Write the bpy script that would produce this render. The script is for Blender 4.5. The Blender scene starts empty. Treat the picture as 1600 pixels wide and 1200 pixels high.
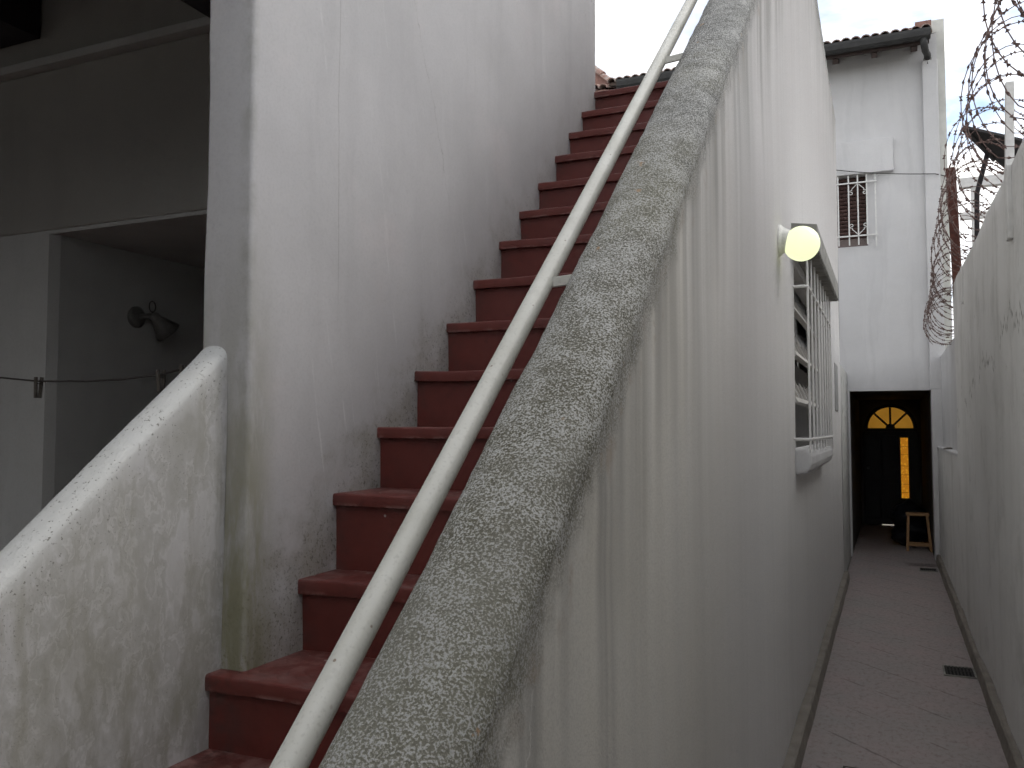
import bpy, bmesh, math, random
from mathutils import Vector, Matrix, noise as mnoise
R = math.radians
random.seed(7)
scn = bpy.context.scene
C = scn.collection

# ------------------------------------------------------------------ camera
H = 1.65
cam_d = bpy.data.cameras.new('camera'); cam = bpy.data.objects.new('camera', cam_d); C.objects.link(cam)
cam.location = (0, 0, H)
cam.rotation_euler = (R(90) + math.atan(70/1340), 0, R(23.7))
cam_d.sensor_width = 36; cam_d.lens = 36*1340/1600
cam_d.clip_start = 0.02; cam_d.clip_end = 2000
scn.camera = cam

# ------------------------------------------------------------------ sky, sun, exposure
SUN_EL, SUN_AZ = R(48), R(60)          # azimuth measured from +Y towards +X
world = bpy.data.worlds.new('World'); scn.world = world; world.use_nodes = True
wt = world.node_tree; wn, wl = wt.nodes, wt.links
for n_ in list(wn): wn.remove(n_)
out = wn.new('ShaderNodeOutputWorld')
sky = wn.new('ShaderNodeTexSky'); sky.sky_type = 'NISHITA'; sky.sun_disc = False
sky.sun_elevation = SUN_EL; sky.sun_rotation = SUN_AZ
bg1 = wn.new('ShaderNodeBackground'); bg1.inputs['Strength'].default_value = 0.13
wl.new(sky.outputs[0], bg1.inputs['Color'])
tc = wn.new('ShaderNodeTexCoord')
mp = wn.new('ShaderNodeMapping'); mp.inputs['Scale'].default_value = (1.0, 1.0, 2.2); mp.inputs['Location'].default_value = (0.35, 0.1, 0.2)
wl.new(tc.outputs['Generated'], mp.inputs['Vector'])
nz = wn.new('ShaderNodeTexNoise'); nz.inputs['Scale'].default_value = 3.2; nz.inputs['Detail'].default_value = 8; nz.inputs['Roughness'].default_value = 0.58
nz.inputs['Distortion'].default_value = 0.3
wl.new(mp.outputs[0], nz.inputs['Vector'])
rp = wn.new('ShaderNodeValToRGB'); rp.color_ramp.elements[0].position = 0.36; rp.color_ramp.elements[1].position = 0.50
wl.new(nz.outputs['Fac'], rp.inputs['Fac'])
nz2 = wn.new('ShaderNodeTexNoise'); nz2.inputs['Scale'].default_value = 5.5; nz2.inputs['Detail'].default_value = 6
wl.new(mp.outputs[0], nz2.inputs['Vector'])
rp2 = wn.new('ShaderNodeValToRGB')
rp2.color_ramp.elements[0].position = 0.33; rp2.color_ramp.elements[0].color = (0.50, 0.52, 0.58, 1)
rp2.color_ramp.elements[1].position = 0.60; rp2.color_ramp.elements[1].color = (1.0, 0.985, 0.95, 1)
wl.new(nz2.outputs['Fac'], rp2.inputs['Fac'])
bg2 = wn.new('ShaderNodeBackground'); bg2.inputs['Strength'].default_value = 1.1
wl.new(rp2.outputs[0], bg2.inputs['Color'])
mx = wn.new('ShaderNodeMixShader')
wl.new(rp.outputs[0], mx.inputs[0]); wl.new(bg1.outputs[0], mx.inputs[1]); wl.new(bg2.outputs[0], mx.inputs[2])
wl.new(mx.outputs[0], out.inputs['Surface'])

sd = bpy.data.lights.new('sun', 'SUN'); sd.energy = 0.6; sd.angle = R(25); sd.color = (1.0, 0.96, 0.9)
so = bpy.data.objects.new('sun', sd); C.objects.link(so)
sdir = Vector((math.sin(SUN_AZ)*math.cos(SUN_EL), math.cos(SUN_AZ)*math.cos(SUN_EL), math.sin(SUN_EL)))
so.rotation_euler = sdir.to_track_quat('Z', 'Y').to_euler(); so.location = (0, 0, 30)

scn.view_settings.view_transform = 'Standard'; scn.view_settings.look = 'None'
scn.view_settings.exposure = 0.85; scn.view_settings.gamma = 1
scn.view_settings.use_curve_mapping = False
scn.render.engine = 'CYCLES'
scn.cycles.max_bounces = 10; scn.cycles.diffuse_bounces = 10; scn.cycles.glossy_bounces = 2; scn.cycles.transmission_bounces = 1
scn.cycles.use_adaptive_sampling = True; scn.cycles.adaptive_threshold = 0.03; scn.cycles.adaptive_min_samples = 16
scn.cycles.use_denoising = True; scn.cycles.denoiser = 'OPENIMAGEDENOISE'; scn.cycles.denoising_prefilter = 'FAST'
scn.cycles.caustics_reflective = False; scn.cycles.caustics_refractive = False

# ------------------------------------------------------------------ node helper
class M:
    def __init__(s, name, rough=0.85, spec=0.3):
        s.mat = bpy.data.materials.new(name); s.mat.use_nodes = True
        s.t = s.mat.node_tree; s.n = s.t.nodes; s.l = s.t.links
        s.b = s.n['Principled BSDF']
        s.b.inputs['Roughness'].default_value = rough; s.b.inputs['Specular IOR Level'].default_value = spec
        s._pos = None
    def put(s, sock, v):
        if isinstance(v, bpy.types.NodeSocket): s.l.new(v, sock)
        elif v is not None:
            if sock.type == 'RGBA' and not hasattr(v, '__len__'): v = (v, v, v, 1)
            elif sock.type == 'RGBA' and len(v) == 3: v = (*v, 1)
            sock.default_value = v
    @property
    def pos(s):
        if s._pos is None:
            s._pos = s.n.new('ShaderNodeNewGeometry').outputs['Position']
            x = s.n.new('ShaderNodeSeparateXYZ'); s.l.new(s._pos, x.inputs[0])
            s.x, s.y, s.z = x.outputs
        return s._pos
    def math(s, op, a, b=None, clamp=False):
        m = s.n.new('ShaderNodeMath'); m.operation = op; m.use_clamp = clamp
        s.put(m.inputs[0], a); s.put(m.inputs[1], b); return m.outputs[0]
    def vec(s, x, y, z):
        m = s.n.new('ShaderNodeCombineXYZ')
        for i, v in enumerate((x, y, z)): s.put(m.inputs[i], v)
        return m.outputs[0]
    def scale(s, v, sc):
        m = s.n.new('ShaderNodeVectorMath'); m.operation = 'MULTIPLY'
        s.put(m.inputs[0], v); m.inputs[1].default_value = sc; return m.outputs[0]
    def add(s, v, w):
        m = s.n.new('ShaderNodeVectorMath'); m.operation = 'ADD'; s.put(m.inputs[0], v); s.put(m.inputs[1], w); return m.outputs[0]
    def noise(s, v, scale, detail=4, rough=0.55, dist=0.0, col=False):
        m = s.n.new('ShaderNodeTexNoise'); s.put(m.inputs['Vector'], v)
        m.inputs['Scale'].default_value = scale; m.inputs['Detail'].default_value = detail
        m.inputs['Roughness'].default_value = rough; m.inputs['Distortion'].default_value = dist
        return m.outputs['Color' if col else 'Fac']
    def vor(s, v, scale, feature='F1', rnd=1.0):
        m = s.n.new('ShaderNodeTexVoronoi'); m.feature = feature; s.put(m.inputs['Vector'], v)
        m.inputs['Scale'].default_value = scale; m.inputs['Randomness'].default_value = rnd
        return m.outputs['Distance']
    def step(s, v, lo, hi):                       # smooth 0..1 between lo and hi
        m = s.n.new('ShaderNodeMapRange'); m.interpolation_type = 'SMOOTHSTEP'
        s.put(m.inputs['Value'], v); s.put(m.inputs['From Min'], lo); s.put(m.inputs['From Max'], hi); return m.outputs[0]
    def ramp(s, v, *stops):
        m = s.n.new('ShaderNodeValToRGB'); e = m.color_ramp.elements
        while len(e) < len(stops): e.new(0.5)
        for k, (p, c) in enumerate(stops):
            e[k].position = p; e[k].color = (*c, 1) if hasattr(c, '__len__') else (c, c, c, 1)
        s.put(m.inputs[0], v); return m.outputs[0]
    def mix(s, f, a, b, mode='MIX'):
        m = s.n.new('ShaderNodeMix'); m.data_type = 'RGBA'; m.blend_type = mode
        s.put(m.inputs[0], f); s.put(m.inputs[6], a); s.put(m.inputs[7], b); return m.outputs[2]
    def col(s, c): s.put(s.b.inputs['Base Color'], c); return s
    def rough(s, c): s.put(s.b.inputs['Roughness'], c); return s
    def bump(s, h, strength=0.3, dist=0.01, prev=None):
        m = s.n.new('ShaderNodeBump'); m.inputs['Strength'].default_value = strength; m.inputs['Distance'].default_value = dist
        s.put(m.inputs['Height'], h)
        if prev is not None: s.l.new(prev, m.inputs['Normal'])
        s.l.new(m.outputs[0], s.b.inputs['Normal']); return m.outputs[0]

def plain(name, c, rough=0.7, var=0.12, sc=25, bump=0.0, spec=0.3, metal=0.0):
    m = M(name, rough, spec); p = m.pos
    n1 = m.noise(p, sc, 5, 0.6)
    lo = tuple(v*(1-var) for v in c); hi = tuple(min(1, v*(1+var)) for v in c)
    m.col(m.ramp(n1, (0.3, lo), (0.7, hi)))
    m.b.inputs['Metallic'].default_value = metal
    if bump: m.bump(m.noise(p, sc*8, 3), bump, 0.004)
    return m.mat

# ------------------------------------------------------------------ materials
MAT = {}
SL = 0.85          # slope of the stair
CREST = 0.475      # height of the coping's crest above the line z = SL*y
def streaks(m, u, z, fu, fz, detail=4):
    v = m.vec(m.math('MULTIPLY', u, fu), 0.0, m.math('MULTIPLY', z, fz))
    return m.noise(v, 1.0, detail, 0.6)

def mat_stair_wall():
    m = M('weathered_plaster_with_lichen', 0.92, 0.2); p = m.pos
    x, y, z = m.x, m.y, m.z
    top = m.math('MINIMUM', m.math('MULTIPLY', y, SL), 4.83)
    d = m.math('SUBTRACT', m.math('ADD', top, CREST), z)        # metres below the crest
    mid = m.noise(p, 1.4, 5, 0.62, col=True)                    # three slow fields in one lookup
    ms = m.n.new('ShaderNodeSeparateColor'); m.l.new(mid, ms.inputs[0]); m1, m2, m3 = ms.outputs
    u = m.math('ADD', m.math('ADD', y, m.math('MULTIPLY', x, 0.8)), m.math('MULTIPLY', m1, 0.05))
    sc = m.noise(m.vec(m.math('MULTIPLY', u, 4.2), 0.0, m.math('MULTIPLY', z, 0.16)), 1.0, 5, 0.50, col=True)
    ss = m.n.new('ShaderNodeSeparateColor'); m.l.new(sc, ss.inputs[0]); s1, s2, s3 = ss.outputs
    face = m.ramp(m2, (0.33, (0.560, 0.535, 0.475)), (0.67, (0.610, 0.592, 0.550)))
    face = m.mix(m.step(y, 1.6, 3.6), face, m.mix(m.step(d, 3.2, 0.9), (0.640, 0.630, 0.618), (0.455, 0.440, 0.435)))
    thin = m.noise(m.vec(m.math('MULTIPLY', u, 13.0), 0.7, m.math('MULTIPLY', z, 0.10)), 1.0, 3, 0.50, col=True)
    ts = m.n.new('ShaderNodeSeparateColor'); m.l.new(thin, ts.inputs[0]); t1, t2, t3 = ts.outputs
    near = m.math('ADD', m.math('MULTIPLY', m.step(d, 1.6, 0.1), 0.68), 0.22)
    amp = m.math('MULTIPLY', near, m.math('ADD', m.math('MULTIPLY', m.step(y, 0.8, 2.6), 0.55), 0.50))
    face = m.mix(m.math('MULTIPLY', m.step(s1, 0.34, 0.84), m.math('MULTIPLY', amp, 0.74)), face, (0.36, 0.355, 0.345))
    face = m.mix(m.math('MULTIPLY', m.step(t1, 0.36, 0.86), m.math('MULTIPLY', amp, 0.48)), face, (0.34, 0.335, 0.33))
    face = m.mix(m.math('MULTIPLY', m.step(t2, 0.44, 0.82), m.math('MULTIPLY', amp, 0.50)), face, (0.62, 0.61, 0.60))
    # one broad old run
    run = m.math('ABSOLUTE', m.math('SUBTRACT', u, 1.19))
    run = m.math('MULTIPLY', m.math('MULTIPLY', m.step(run, 0.09, 0.01), m.step(d, 1.5, 0.1)), m.step(t1, 0.32, 0.58))
    face = m.mix(m.math('MULTIPLY', run, 0.62), face, (0.24, 0.235, 0.23))
    # short dark tears just under the coping
    tear = m.math('MULTIPLY', m.step(t3, 0.28, 0.72), m.step(m.math('ADD', d, m.math('MULTIPLY', s2, -1.25)), 0.22, -0.50))
    face = m.mix(m.math('MULTIPLY', tear, 0.75), face, (0.20, 0.197, 0.185))
    # lichen speckle on the coping
    far = m.step(y, 0.9, 3.0)
    fine = m.noise(p, 240, 4, 0.68, col=True)
    fs = m.n.new('ShaderNodeSeparateColor'); m.l.new(fine, fs.inputs[0]); l1, l3, l4 = fs.outputs
    md = m.noise(p, 13, 4, 0.6, col=True)
    ds = m.n.new('ShaderNodeSeparateColor'); m.l.new(md, ds.inputs[0]); l2, e1, e2 = ds.outputs
    lf = m.math('ADD', l1, m.math('MULTIPLY', m.math('SUBTRACT', l2, 0.5), 0.26))
    dark = m.mix(far, (0.138, 0.126, 0.084), (0.150, 0.150, 0.145))
    dark = m.mix(m.math('MULTIPLY', m.step(m3, 0.48, 0.68), 0.7), dark, (0.20, 0.192, 0.135))
    lite = m.mix(l3, (0.40, 0.40, 0.38), (0.66, 0.66, 0.645))
    l5 = m.noise(p, 300, 2, 0.6)
    lff = m.math('ADD', lf, m.math('MULTIPLY', m.math('SUBTRACT', l5, 0.5), 0.30))
    lich = m.mix(m.step(lff, 0.34, 0.50), m.mix(0.30, dark, (0.06, 0.058, 0.048)), dark)
    lich = m.mix(m.step(lff, 0.455, 0.60), lich, lite)
    lich = m.mix(m.math('MULTIPLY', m.step(m2, 0.45, 0.68), 0.40), lich, (0.28, 0.275, 0.25))
    lich = m.mix(m.math('MULTIPLY', m.step(l4, 0.655, 0.72), 0.8), lich, (0.055, 0.052, 0.044))
    # bare patches of old ochre render
    ob = m.math('MULTIPLY', m.step(e2, 0.705, 0.725), m.step(d, 0.14, 0.09))
    lich = m.mix(ob, lich, (0.36, 0.25, 0.16))
    edge = m.math('ADD', d, m.math('MULTIPLY', m.math('SUBTRACT', e1, 0.5), 0.24))
    mask = m.step(edge, 0.23, 0.06)
    # rusty tinge along the shoulder
    peel = m.math('MULTIPLY', m.step(l2, 0.52, 0.68), m.step(m.math('ABSOLUTE', m.math('SUBTRACT', d, 0.19)), 0.12, 0.02))
    face = m.mix(m.math('MULTIPLY', peel, 0.55), face, (0.30, 0.235, 0.18))
    ckx = m.math('ADD', m.math('ADD', m.math('MULTIPLY', z, 0.20), 0.93), m.math('MULTIPLY', m.math('SUBTRACT', l2, 0.5), 0.10))
    ck = m.math('MULTIPLY', m.step(m.math('ABSOLUTE', m.math('SUBTRACT', y, ckx)), 0.0035, 0.0006), m.step(e1, 0.42, 0.56))
    face = m.mix(m.math('MULTIPLY', m.math('MULTIPLY', ck, m.step(z, 1.45, 1.2)), 0.6), face, (0.62, 0.61, 0.58))
    face = m.mix(m.math('MULTIPLY', m.step(l3, 0.42, 0.66), 0.30), face, (0.24, 0.23, 0.21))
    m.col(m.mix(mask, face, lich))
    h = m.math('ADD', m.math('MULTIPLY', m.noise(p, 240, 3, 0.68), m.math('MULTIPLY_ADD', mask, 2.2)), 0.0)
    h.node.inputs[0].links[0].from_node.inputs[1].links[0].from_node.inputs[2].default_value = 0.45
    m.bump(h, 0.75, 0.006)
    return m.mat
MAT['stair_wall'] = mat_stair_wall()

def mat_white_wall(name, base=(0.66, 0.655, 0.655), steps=True, moss=True):
    m = M(name, 0.93, 0.2); p = m.pos; x, y, z = m.x, m.y, m.z
    def sep(c):
        q = m.n.new('ShaderNodeSeparateColor'); m.l.new(c, q.inputs[0]); return q.outputs
    b1, b2, b3 = sep(m.noise(p, 1.2, 5, 0.62, col=True))
    c = m.ramp(b1, (0.3, tuple(v*0.90 for v in base)), (0.7, tuple(min(1, v*1.04) for v in base)))
    u = m.math('ADD', m.math('SUBTRACT', y, x), m.math('MULTIPLY', b2, 0.25))
    s1, s2, s3 = sep(m.noise(m.vec(m.math('MULTIPLY', u, 6), 0.0, m.math('MULTIPLY', z, 0.45)), 1.0, 6, 0.6, col=True))
    c = m.mix(m.math('MULTIPLY', m.step(s1, 0.48, 0.75), 0.30), c, tuple(v*0.70 for v in base))
    c = m.mix(m.math('MULTIPLY', m.step(s2, 0.54, 0.72), 0.30), c, tuple(min(1, v*1.17) for v in base))
    if steps or moss:
        # scuffed brush marks, pink paint dust
        bv = m.vec(m.math('MULTIPLY', m.math('ADD', y, m.math('MULTIPLY', z, 0.22)), 26), 0.0, m.math('MULTIPLY', z, 1.4))
        br = m.math('MULTIPLY', m.step(m.noise(bv, 1.0, 3, 0.6), 0.62, 0.72), m.step(b3, 0.48, 0.62))
        c = m.mix(m.math('MULTIPLY', br, 0.35), c, (0.74, 0.735, 0.73))
        c = m.mix(m.math('MULTIPLY', m.step(b2, 0.5, 0.7), 0.2), c, (0.60, 0.51, 0.50))
        f1, f2, f3 = sep(m.noise(p, 7, 6, 0.68, col=True))
    if steps:
        h = m.math('SUBTRACT', z, m.math('SUBTRACT', m.math('MULTIPLY', y, SL), 0.83))
        hn = m.math('ADD', h, m.math('MULTIPLY', m.math('SUBTRACT', f1, 0.5), -0.8))
        near = m.math('ADD', m.math('MULTIPLY', m.step(y, 5.0, 2.4), 0.75), 0.25)
        dirt = m.math('MULTIPLY', m.step(hn, 0.36, 0.02), near)
        c = m.mix(m.math('MULTIPLY', m.math('MULTIPLY', dirt, m.step(f3, 0.30, 0.62)), 0.72), c, (0.25, 0.235, 0.195))
        sp = m.math('MULTIPLY', m.step(m.noise(p, 90, 4, 0.7), 0.54, 0.64), m.step(hn, 0.30, 0.02))
        c = m.mix(m.math('MULTIPLY', m.math('MULTIPLY', sp, near), 0.8), c, (0.10, 0.095, 0.08))
        # vertical settlement joint
        jl = m.math('ABSOLUTE', m.math('SUBTRACT', y, m.math('ADD', 2.483, m.math('MULTIPLY', f2, 0.010))))
        ck = m.math('MULTIPLY', m.math('MULTIPLY', m.step(jl, 0.0035, 0.0005), m.step(z, 1.95, 2.3)), m.step(b3, 0.35, 0.55))
        # one hairline crack slanting up the wall
        cz = m.math('ADD', m.math('MULTIPLY', m.math('SUBTRACT', y, 3.2), -2.6), m.math('ADD', 2.95, m.math('MULTIPLY', m.math('SUBTRACT', f3, 0.5), 0.30)))
        sl = m.math('MULTIPLY', m.step(m.math('ABSOLUTE', m.math('SUBTRACT', z, cz)), 0.008, 0.002), m.math('MULTIPLY', m.step(z, 2.4, 2.6), m.step(y, 3.75, 3.5)))
        ck = m.math('MAXIMUM', ck, m.math('MULTIPLY', sl, m.step(f1, 0.40, 0.52)))
        c = m.mix(m.math('MULTIPLY', ck, 0.55), c, (0.26, 0.25, 0.24))
    if moss:
        g = m.math('MULTIPLY', m.step(z, 2.5, 0.9), m.step(y, 2.20, 2.06))
        g = m.math('MULTIPLY', g, m.step(m.noise(m.scale(p, (9, 9, 2.2)), 1.0, 5, 0.65), 0.26, 0.52))
        c = m.mix(m.math('MULTIPLY', g, 0.92), c, (0.190, 0.185, 0.110))
        cr = m.math('MULTIPLY', m.step(m.math('ABSOLUTE', m.math('SUBTRACT', x, -1.775)), 0.05, 0.0), m.step(y, 2.075, 2.05))
        cr = m.math('MULTIPLY', cr, m.step(f2, 0.38, 0.66))
        c = m.mix(m.math('MULTIPLY', cr, 0.32), c, (0.18, 0.175, 0.12))
    gr = m.noise(p, 110, 4, 0.75)
    c = m.mix(m.math('MULTIPLY', m.step(gr, 0.44, 0.68), 0.16), c, tuple(v*0.55 for v in base))
    m.col(c)
    m.bump(gr, 0.40, 0.006)
    return m.mat
MAT['white_wall'] = mat_white_wall('white_plaster_stair_side', (0.455, 0.447, 0.449))
MAT['house_white'] = mat_white_wall('white_plaster_house', (0.605, 0.60, 0.60), False, False)
MAT['porch_upper'] = mat_white_wall('shade_darkened_plaster_over_porch', (0.30, 0.295, 0.275), False, False)  # porch plaster with the shade under the roof put into its colour
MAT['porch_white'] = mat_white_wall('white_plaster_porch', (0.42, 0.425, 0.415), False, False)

def mat_parapet():
    m = M('stained_plaster_parapet', 0.93, 0.2); p = m.pos; x, y, z = m.x, m.y, m.z
    top = m.math('ADD', m.math('MULTIPLY', y, 0.842), 0.192)
    d = m.math('SUBTRACT', top, z)
    pw = m.add(p, m.scale(m.noise(p, 5, 4, 0.6, col=True), (0.10, 0.10, 0.16)))
    bl = m.noise(m.scale(pw, (1, 1, 0.55)), 7.5, 6, 0.62)
    c = m.ramp(bl, (0.33, (0.36, 0.355, 0.33)), (0.455, (0.42, 0.415, 0.40)), (0.475, (0.50, 0.495, 0.485)), (0.495, (0.39, 0.385, 0.365)), (0.56, (0.455, 0.45, 0.44)), (0.575, (0.51, 0.505, 0.50)), (0.60, (0.475, 0.47, 0.465)))
    s = streaks(m, m.math('ADD', y, m.math('MULTIPLY', m.noise(p, 3, 3), 0.1)), z, 13, 0.8, 5)
    c = m.mix(m.math('MULTIPLY', m.step(s, 0.5, 0.7), 0.55), c, (0.30, 0.29, 0.245))
    c = m.mix(m.math('MULTIPLY', m.step(m.noise(p, 2.6, 4), 0.5, 0.72), 0.35), c, (0.36, 0.35, 0.30))
    g = m.math('MULTIPLY', m.step(m.noise(m.scale(p, (8, 8, 3)), 1.0, 5, 0.65), 0.42, 0.66), m.step(z, 1.6, 0.7))
    c = m.mix(m.math('MULTIPLY', g, 0.6), c, (0.20, 0.19, 0.135))
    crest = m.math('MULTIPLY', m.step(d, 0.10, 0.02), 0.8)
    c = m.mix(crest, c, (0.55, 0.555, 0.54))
    dots = m.math('MULTIPLY', m.step(m.noise(p, 95, 3, 0.6), 0.615, 0.665), m.math('MULTIPLY', m.step(d, 0.34, 0.05), m.step(m.noise(p, 6, 4), 0.40, 0.60)))
    c = m.mix(m.math('MULTIPLY', dots, 0.8), c, (0.12, 0.115, 0.095))
    fine = m.math('MULTIPLY', m.step(m.noise(p, 170, 3, 0.7), 0.6, 0.68), m.step(m.noise(p, 7, 4), 0.47, 0.62))
    c = m.mix(m.math('MULTIPLY', fine, 0.5), c, (0.17, 0.16, 0.13))
    m.col(c)
    m.bump(m.math('ADD', m.math('MULTIPLY', m.noise(p, 170, 4, 0.7), 0.5), m.math('MULTIPLY', bl, 1.6)), 0.45, 0.007)
    return m.mat
MAT['parapet'] = mat_parapet()

def mat_red():
    m = M('dark_red_floor_paint', 0.48, 0.35); p = m.pos
    c = m.ramp(m.noise(p, 3.5, 5, 0.65), (0.3, (0.094, 0.0205, 0.0165)), (0.7, (0.126, 0.0275, 0.0215)))
    c = m.mix(m.math('MULTIPLY', m.step(m.noise(p, 16, 5, 0.7), 0.55, 0.75), 0.45), c, (0.055, 0.017, 0.016))
    up = m.n.new('ShaderNodeNewGeometry').outputs['Normal']
    sx = m.n.new('ShaderNodeSeparateXYZ'); m.l.new(up, sx.inputs[0])
    dust = m.math('MULTIPLY', m.step(sx.outputs[2], 0.6, 0.95), m.step(m.noise(p, 7, 5, 0.65), 0.40, 0.70))
    c = m.mix(m.math('MULTIPLY', dust, 0.45), c, (0.145, 0.105, 0.10))
    dr = m.math('MULTIPLY', m.step(m.vor(p, 15), 0.10, 0.055), m.step(m.noise(p, 4, 2), 0.58, 0.66))
    c = m.mix(m.math('MULTIPLY', dr, 0.8), c, (0.42, 0.39, 0.37))
    fl = m.step(m.noise(m.scale(p, (1, 2.2, 1)), 24, 5, 0.75), 0.735, 0.755)
    c = m.mix(m.math('MULTIPLY', fl, 0.55), c, (0.36, 0.30, 0.28))
    sx2 = m.math('MULTIPLY', m.step(m.vor(p, 22), 0.17, 0.10), m.step(m.noise(p, 5, 2), 0.50, 0.58))
    sx2 = m.math('MULTIPLY', sx2, m.step(sx.outputs[2], 0.6, 0.95))
    c = m.mix(m.math('MULTIPLY', sx2, 0.8), c, (0.40, 0.38, 0.36))
    # paint worn thin along the nosings, grime where the walls meet the steps
    g2 = m.n.new('ShaderNodeNewGeometry').outputs['Pointiness']
    wr = m.math('MULTIPLY', m.step(g2, 0.52, 0.60), m.step(m.noise(p, 11, 5, 0.7), 0.47, 0.62))
    c = m.mix(m.math('MULTIPLY', wr, 0.6), c, (0.26, 0.15, 0.135))
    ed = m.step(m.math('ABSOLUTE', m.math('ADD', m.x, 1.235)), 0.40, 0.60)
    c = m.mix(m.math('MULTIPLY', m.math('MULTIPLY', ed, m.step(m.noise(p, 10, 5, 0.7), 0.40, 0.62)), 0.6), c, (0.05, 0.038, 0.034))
    m.col(c)
    m.rough(m.ramp(m.noise(p, 20, 4), (0.3, 0.40), (0.7, 0.66)))
    m.bump(m.math('ADD', m.noise(p, 30, 4, 0.6), m.math('MULTIPLY', m.noise(p, 220, 2), 0.25)), 0.25, 0.006)
    return m.mat
MAT['red'] = mat_red()

def mat_pipe():
    m = M('cream_pipe_enamel', 0.42, 0.4); p = m.pos
    c = m.ramp(m.noise(p, 7, 4), (0.3, (0.47, 0.465, 0.415)), (0.7, (0.56, 0.555, 0.51)))
    c = m.mix(m.math('MULTIPLY', m.step(m.vor(p, 34), 0.13, 0.07), m.step(m.noise(p, 8, 2), 0.52, 0.62)), c, (0.20, 0.15, 0.11))
    c = m.mix(m.math('MULTIPLY', m.step(m.noise(p, 130, 3), 0.54, 0.72), 0.42), c, (0.36, 0.35, 0.31))
    c = m.mix(m.math('MULTIPLY', m.step(m.noise(p, 12, 5, 0.7), 0.56, 0.70), 0.45), c, (0.43, 0.42, 0.375))
    m.col(c); m.bump(m.noise(p, 120, 3), 0.12, 0.002)
    return m.mat
MAT['pipe'] = mat_pipe()

def mat_right_wall():
    m = M('aged_boundary_plaster', 0.93, 0.2); p = m.pos; x, y, z = m.x, m.y, m.z
    big = m.noise(p, 1.3, 5, 0.6)
    c = m.ramp(big, (0.3, (0.64, 0.635, 0.615)), (0.7, (0.72, 0.715, 0.70)))
    u = m.math('ADD', y, m.math('MULTIPLY', m.noise(p, 2.5, 3), 0.12))
    high = m.step(z, 1.3, 2.9)
    s = streaks(m, u, z, 2.4, 0.30, 3)
    c = m.mix(m.math('MULTIPLY', m.step(s, 0.42, 0.8), 0.4), c, (0.46, 0.455, 0.43))
    s = streaks(m, u, z, 11, 0.6, 5)
    k = m.math('MULTIPLY', m.step(s, 0.48, 0.84), m.math('MULTIPLY_ADD', high, 0.50)); k.node.inputs[1].links[0].from_node.inputs[2].default_value = 0.04
    c = m.mix(k, c, (0.20, 0.195, 0.165))
    c = m.mix(m.math('MULTIPLY', m.step(m.noise(m.scale(p, (1, 1.4, 0.8)), 2.6, 5, 0.65), 0.48, 0.34), 0.5), c, (0.66, 0.655, 0.64))
    # flaking spots
    fl = m.math('MULTIPLY', m.step(m.noise(m.scale(p, (1, 5, 2.0)), 5.0, 5, 0.7), 0.68, 0.71), m.step(m.noise(p, 1.2, 3), 0.46, 0.6))
    c = m.mix(m.math('MULTIPLY', fl, 0.85), c, (0.115, 0.108, 0.095))
    c = m.mix(m.math('MULTIPLY', m.step(m.noise(p, 3.2, 6, 0.7), 0.50, 0.68), 0.40), c, (0.46, 0.455, 0.435))
    # long crack climbing along the wall
    cz = m.math('ADD', m.math('MULTIPLY', y, -0.10), 2.62)
    cz = m.math('ADD', cz, m.math('MULTIPLY', m.math('SUBTRACT', m.noise(m.scale(p, (0.01, 1, 0.05)), 2.0, 6, 0.7), 0.5), 1.1))
    ck = m.step(m.math('ABSOLUTE', m.math('SUBTRACT', z, cz)), 0.016, 0.003)
    ck = m.math('MULTIPLY', ck, m.step(m.noise(p, 3, 2), 0.42, 0.5))
    c = m.mix(m.math('MULTIPLY', ck, 0.7), c, (0.15, 0.145, 0.12))
    m.col(c)
    hh = m.math('SUBTRACT', m.math('ADD', m.math('MULTIPLY', m.noise(p, 120, 4, 0.7), 0.5), m.math('MULTIPLY', m.noise(p, 6, 4), 2.0)), m.math('ADD', fl, ck))
    m.bump(hh, 0.45, 0.01)
    return m.mat
MAT['right_wall'] = mat_right_wall()

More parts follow.
